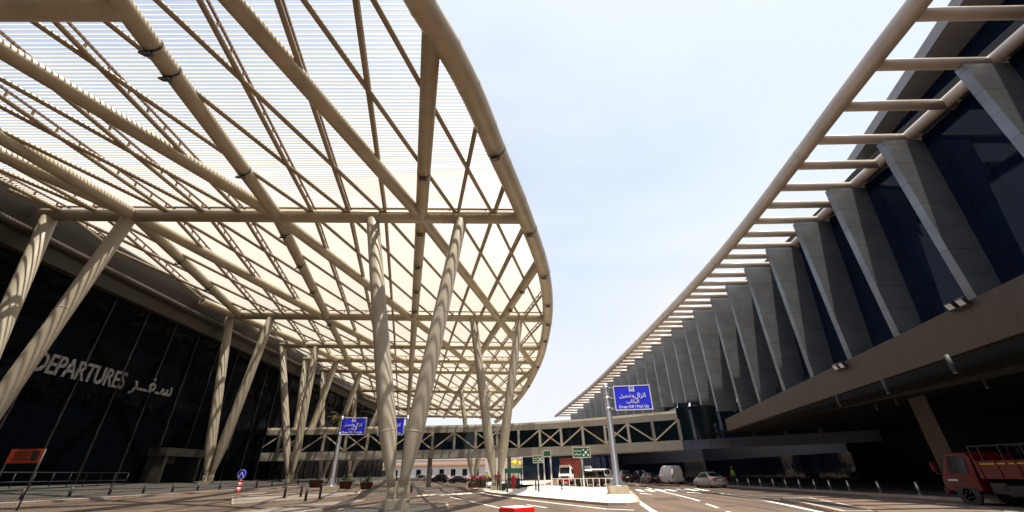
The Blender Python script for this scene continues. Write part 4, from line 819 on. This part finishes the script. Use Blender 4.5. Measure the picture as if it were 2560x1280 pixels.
# ================================================================== people
def person(label, loc, rz, top, legs, hairm='hair', pose='walk', h=1.75, hat=None, extra=None):
    t = thing('person', label, 'person', loc, rz); s = h/1.75
    V = []; E_ = []; R_ = []
    def v(x, y, z, r): V.append((x*s, y*s, z*s)); R_.append(r*s); return len(V)-1
    def e(a, b): E_.append((a, b))
    sw = .22 if pose == 'walk' else .02
    pel = v(0, 0, .95, .135); wa = v(0, .0, 1.1, .125); ch = v(0, .02, 1.32, .15); nk0 = v(0, .0, 1.46, .07); nk = v(0, .01, 1.54, .055); hd0 = v(0, .02, 1.61, .078); hd1 = v(0, .015, 1.69, .09)
    for a, b in ((pel, wa), (wa, ch), (ch, nk0), (nk0, nk), (nk, hd0), (hd0, hd1)): e(a, b)
    nose = v(0, .115, 1.62, .016); e(hd0, nose)
    for sx, d in ((-1, 1), (1, -1)):
        hp = v(sx*.1, 0, .9, .105); kn = v(sx*.1, d*sw*.55+.03, .5, .068); an = v(sx*.1, d*sw-(.06 if d < 0 else 0), .09+(.04 if d < 0 and pose == 'walk' else 0), .045); to = v(sx*.11, d*sw+.14-(.06 if d < 0 else 0), .04, .04)
        e(pel, hp); e(hp, kn); e(kn, an); e(an, to)
        sh = v(sx*.18, 0, 1.42, .062)
        if pose == 'hold': el = v(sx*.24, .04, 1.14, .045); wr = v(sx*.12, .28, 1.12, .03)
        else: el = v(sx*.25, -d*sw*.4-.02, 1.13, .046); wr = v(sx*.26, -d*sw*.9+.06, .88, .03)
        e(ch, sh); e(sh, el); e(el, wr); dr = (Vector(V[wr])-Vector(V[el])).normalized(); pm = v(*[a/s for a in (Vector(V[wr])+dr*.06*s)], .032); e(wr, pm)
        sd = Vector((0, 1, 0)) if pose != 'hold' else Vector((0, 0, 1))
        for q, (off, ln) in enumerate(((-.03, .075), (-.01, .09), (.01, .085), (.03, .065))):
            p = Vector(V[pm])+sd*off*s+dr*.03*s; f0 = v(*[a/s for a in p], .0095); f1 = v(*[a/s for a in (p+dr*ln*.55*s+Vector((-sx*.008, 0, 0)))], .0085); f2 = v(*[a/s for a in (p+dr*ln*s+Vector((-sx*.028, 0, 0)))], .0075); e(pm, f0); e(f0, f1); e(f1, f2)
        p = Vector(V[pm])+sd*.04*s-dr*.02*s; th0 = v(*[a/s for a in p], .0105); th1 = v(*[a/s for a in (p+sd*.025*s+dr*.045*s)], .009); e(pm, th0); e(th0, th1)
    me = bpy.data.meshes.new('person_body'); me.from_pydata(V, E_, []); ob = bpy.data.objects.new('body', me); C.objects.link(ob)
    m = ob.modifiers.new('s', 'SKIN'); sk = me.skin_vertices[0].data
    for i, r in enumerate(R_): sk[i].radius = (r, r)
    sk[0].use_root = True
    sk[ch].radius = (.185*s, .12*s); sk[wa].radius = (.145*s, .11*s); sk[pel].radius = (.15*s, .12*s)
    m2 = ob.modifiers.new('d', 'SUBSURF'); m2.levels = 1; m2.render_levels = 1
    dg = bpy.context.evaluated_depsgraph_get(); nm = bpy.data.meshes.new_from_object(ob.evaluated_get(dg)); bpy.data.objects.remove(ob)
    nm.name = 'body'; nm.materials.clear()
    for k in ('skin', top, legs, 'darkcloth'): nm.materials.append(M[k])
    for p in nm.polygons:
        c = p.center/s; arm = abs(c.x) > .215 and c.z > .7
        p.material_index = 3 if c.z < .08 else 0 if c.z > 1.485 else (2 if c.z < .97 and not arm else (0 if arm and (c.z < .93 if pose != 'hold' else c.y > .2) else 1)); p.use_smooth = True
        if pose == 'hold' and c.y > .2 and c.z > 1: p.material_index = 0
    o = bpy.data.objects.new('body', nm); C.objects.link(o); o.parent = t; ORG[o.name] = Vector(loc)
    b = MB(); b.ball((0, -.005*s, 1.70*s), .098*s, 12, (1, 1.1, .92)); b.ball((0, -.04*s, 1.66*s), .088*s, 10, (1, .9, 1)); build('hair', b, hairm, t, True)
    for sx in (-1, 1):
        b = MB(); b.ball((sx*.032*s, .098*s, 1.645*s), .011*s, 8); build('eye', b, 'white', o, True)
    b = MB(); b.box((0, .1*s, 1.585*s), (.045*s, .012*s, .012*s)); build('mouth', b, 'maroon', o, True)
    if hat: b = MB(); b.ball((0, .0, 1.735*s), .115*s, 12, (1, 1.1, .75)); b.box((0, .11*s, 1.72*s), (.16*s, .12*s, .015)); build('hat', b, hat, t, True)
    return t
person('person in dark red top and black trousers walking away across the paving', (-1.75, 46.0, .13), 0.1, 'maroon', 'darkcloth')
person('person all in bright red standing right of the walking person', (-.25, 46.4, .13), 2.6, 'redcloth', 'redcloth', pose='stand', h=1.6)
person('worker in hi-vis vest and orange hat by the dark glass, right of the sedan', (24.7, 52.5, .14), 1.9, 'hivis', 'darkcloth', pose='stand', hat='cone')
person('person in yellow vest far off among the planters under the bridge', (-4.2, 66, .13), .4, 'hivis', 'greycloth', pose='stand')
person('person in teal shirt standing in the red tipper holding a paper', (22.4, 18.7, 1.17), 1.2, 'teal', 'darkcloth', pose='hold', h=1.72)
b = MB(); b.box((22.08, 18.95, 2.3), (.02, .3, .3), rz=.4, ry=.3); tag(build('paper_sheet', b, 'whitecloth'), 'white sheet of paper held by the person in the red tipper', 'paper')

t = thing('suitcase', 'dark wheeled suitcase with raised handle beside the walking person', 'suitcase', (-1.25, 46.1, .13))
b = MB(); b.box((-1.25, 46.1, .5), (.4, .26, .6)); b.box((-1.25, 45.965, .5), (.3, .02, .5)); build('case', b, 'darkcloth', t)
b = MB(); b.bar((-1.35, 46.2, .8), (-1.35, 46.2, 1.15), .025, .025, (0, 1, 0)); b.bar((-1.15, 46.2, .8), (-1.15, 46.2, 1.15), .025, .025, (0, 1, 0)); b.bar((-1.36, 46.2, 1.15), (-1.14, 46.2, 1.15), .04, .03); build('handle', b, 'steel', t)
for sx in (-.15, .15): b = MB(); b.tube([(-1.25+sx-.02, 46.1, .18), (-1.25+sx+.02, 46.1, .18)], .05, 10); build('wheel', b, 'tyre', t)
# ================================================================== kiosk, umbrella, planters, palm, distance
t = thing('sunshade', 'small yellow umbrella above the green kiosk', 'umbrella', (.0, 55, .13))
b = MB(); n = 12
b.add([(0, 55, 3.15)]+[(.62*math.cos(i*2*math.pi/n), 55+.62*math.sin(i*2*math.pi/n), 2.82) for i in range(n)]+[(.66*math.cos(i*2*math.pi/n), 55+.66*math.sin(i*2*math.pi/n), 2.6) for i in range(n)], [(0, 1+i, 1+(i+1) % n) for i in range(n)]+[(1+i, 13+i, 13+(i+1) % n, 1+(i+1) % n) for i in range(n)])
build('canopy', b, 'yellow', t); b = MB(); b.tube([(0, 55, .13), (0, 55, 3.1)], .03, 8); build('pole', b, 'steel', t)
t = thing('kiosk_counter', 'green topped dark kiosk counter beside the person in red', 'kiosk', (-.3, 53.5, .13))
b = MB(); b.box((-.3, 53.5, 1.95), (2.0, 1.0, .5)); build('top', b, 'green', t)
b = MB(); b.box((-.3, 53.5, .65), (1.5, .8, 1.05)); build('cabinet', b, 'darkcloth', t)
for sx in (-.9, .9): b = MB(); b.tube([(-.3+sx, 53.2, .13), (-.3+sx, 53.2, 1.7)], .05, 8); build('leg', b, 'black', t)
pl = [(-24.5, 56.5, 'terracotta planter at the foot of the palm tree'), (-21.0, 57, 'terracotta planter just right of the shaded sign plinth'), (-18.6, 57.5, 'terracotta planter second right of the shaded sign plinth'), (-15.4, 59, 'small terracotta planter left of the big forked column')]
for i, (x, y, lab) in enumerate(pl):
    t = thing('planter', lab, 'planter', (x, y, gz(x)), 0, 'terracotta planters'); b = MB(); b.tube([(x, y, gz(x)), (x, y, gz(x)+.75), (x, y, gz(x)+.8), (x, y, gz(x)+.8)], [.6, .8, .86, .7], 18); build('pot', b, 'terracotta', t)
    if i: 
        b = MB(); rnd = random.Random(i)
        for q in range(160):
            a, rr, hh = rnd.uniform(0, 6.28), rnd.uniform(0, .6), rnd.uniform(.75, 1.35); c = Vector((x+rr*math.cos(a), y+rr*math.sin(a), gz(x)+hh)); d = Vector((rnd.uniform(-1, 1), rnd.uniform(-1, 1), rnd.uniform(.2, 1))).normalized()*.16; k = d.cross(Vector((rnd.random(), rnd.random(), rnd.random()))).normalized()*.05
            b.add([c-d, c+k, c+d, c-k], [(0, 1, 2, 3)])
        build('foliage', b, 'leaf', t)
x, y = -23.0, 57.0
t = thing('palm_tree', 'dry brown palm tree in the shade between the left columns', 'palm', (x, y, gz(x)))
b = MB(); pts = [(x+.25*math.sin(i*.25), y, gz(x)+.4+i*.75) for i in range(11)]; b.tube(pts, [.34-.012*i+(.03 if i % 2 else 0) for i in range(11)], 12); build('trunk', b, 'trunk', t)
rnd = random.Random(3); top = Vector(pts[-1]); b = MB(); b2 = MB()
for i in range(26):
    a = i*2.4; el = rnd.uniform(-.3, 1.2); L = rnd.uniform(1.6, 2.4); prev = top; seg_ = []
    for k in range(9):
        f = (k+1)/9; e_ = el-1.3*f; p = prev+Vector((math.cos(a)*math.cos(e_), math.sin(a)*math.cos(e_), math.sin(e_)))*L/9; seg_.append((prev, p)); prev = p
    tgt = b if i % 3 else b2
    for k, (p, q) in enumerate(seg_):
        tgt.bar(p, q, .03, .02); d = (q-p).normalized(); sd_ = d.cross(Vector((0, 0, 1))).normalized()
        for s in (-1, 1):
            for m_ in (0, .5):
                c = p.lerp(q, m_); tip = c+sd_*s*.42*(1-.6*k/9)+d*.22-Vector((0, 0, .14)); tgt.add([c, c+d*.07, tip], [(0, 1, 2)])
build('crown', b, 'frond', t); build('crown', b2, 'frondg', t)
t = thing('distant_building', 'pale low building with an orange cornice seen under the bridge', 'building', (-27, 170, 0))
b = MB(); b.box((-30, 174, 3.3), (70, 8, 6.6)); build('wall', b, 'farwall', t)
b = MB(); b.box((-30, 169.8, 5.0), (70.2, .5, .55)); build('cornice', b, 'farband', t); b = MB(); b.box((-30, 174, 6.75), (70.6, 8.6, .3)); build('roof', b, 'farwall', t)
for i in range(16):
    b = MB(); b.box((-62+i*4.3, 169.95, 2.4), (1.7, .12, 2.2)); build('window', b, 'carglass', t)
for (x, y, w_, lab) in ((-6, 150, 1.2, 'left pale wall pier closing the view beyond the far forked column'),):
    b = MB(); b.box((x+1.5, y, 3.4), (11, 1, 6.8)); tag(build('boundary_wall', b, 'farwall'), 'tall pale wall far beyond the footbridge, right of the low building', 'wall')
G3 = 'parked cars far off under the footbridge'
for i, (x, y, rz, pt) in enumerate([(-12.5, 100, 1.3, 'darkcar'), (-17.5, 104, 1.4, 'darkcar'), (-7.5, 108, 1.5, 'truckred'), (-23, 110, 1.45, 'silver')]):
    vehicle('distant_car', ['dark car parked far under the bridge, nearest of the group', 'dark car parked far under the bridge, second from its nearest', 'dark red car parked far off beyond the kerb', 'grey car parked far off at left of the group'][i], 'car', (x, y, .01), rz, pt, SUV if i % 2 else SEDAN, (-1.3, 1.3), .33, [(3, 4, .02, .98)], None, None, (.68, .85, .2, .24), (.56, .66, .26, .16), 1, True, G3)
t = thing('flower_bed', 'box of pink flowers left of the walking person', 'planter', (-5.2, 62, .13)); b = MB(); b.box((-5.2, 62, .35), (2.4, 1, .5)); build('box', b, 'terracotta', t)
for nm_, m_, z0_, z1_ in (('foliage', 'leaf', .55, 1.1), ('blossom', 'flower', .9, 1.5)):
    b = MB(); rnd = random.Random(9)
    for q in range(260):
        c = Vector((-5.2+rnd.uniform(-1.1, 1.1), 62+rnd.uniform(-.5, .5), rnd.uniform(z0_, z1_))); d = Vector((rnd.uniform(-1, 1), rnd.uniform(-1, 1), rnd.uniform(-.3, 1))).normalized()*.12; k = d.cross(Vector((rnd.random(), rnd.random(), rnd.random()))).normalized()*.06; b.add([c-d, c+k, c+d, c-k], [(0, 1, 2, 3)])
    build(nm_, b, m_, t)
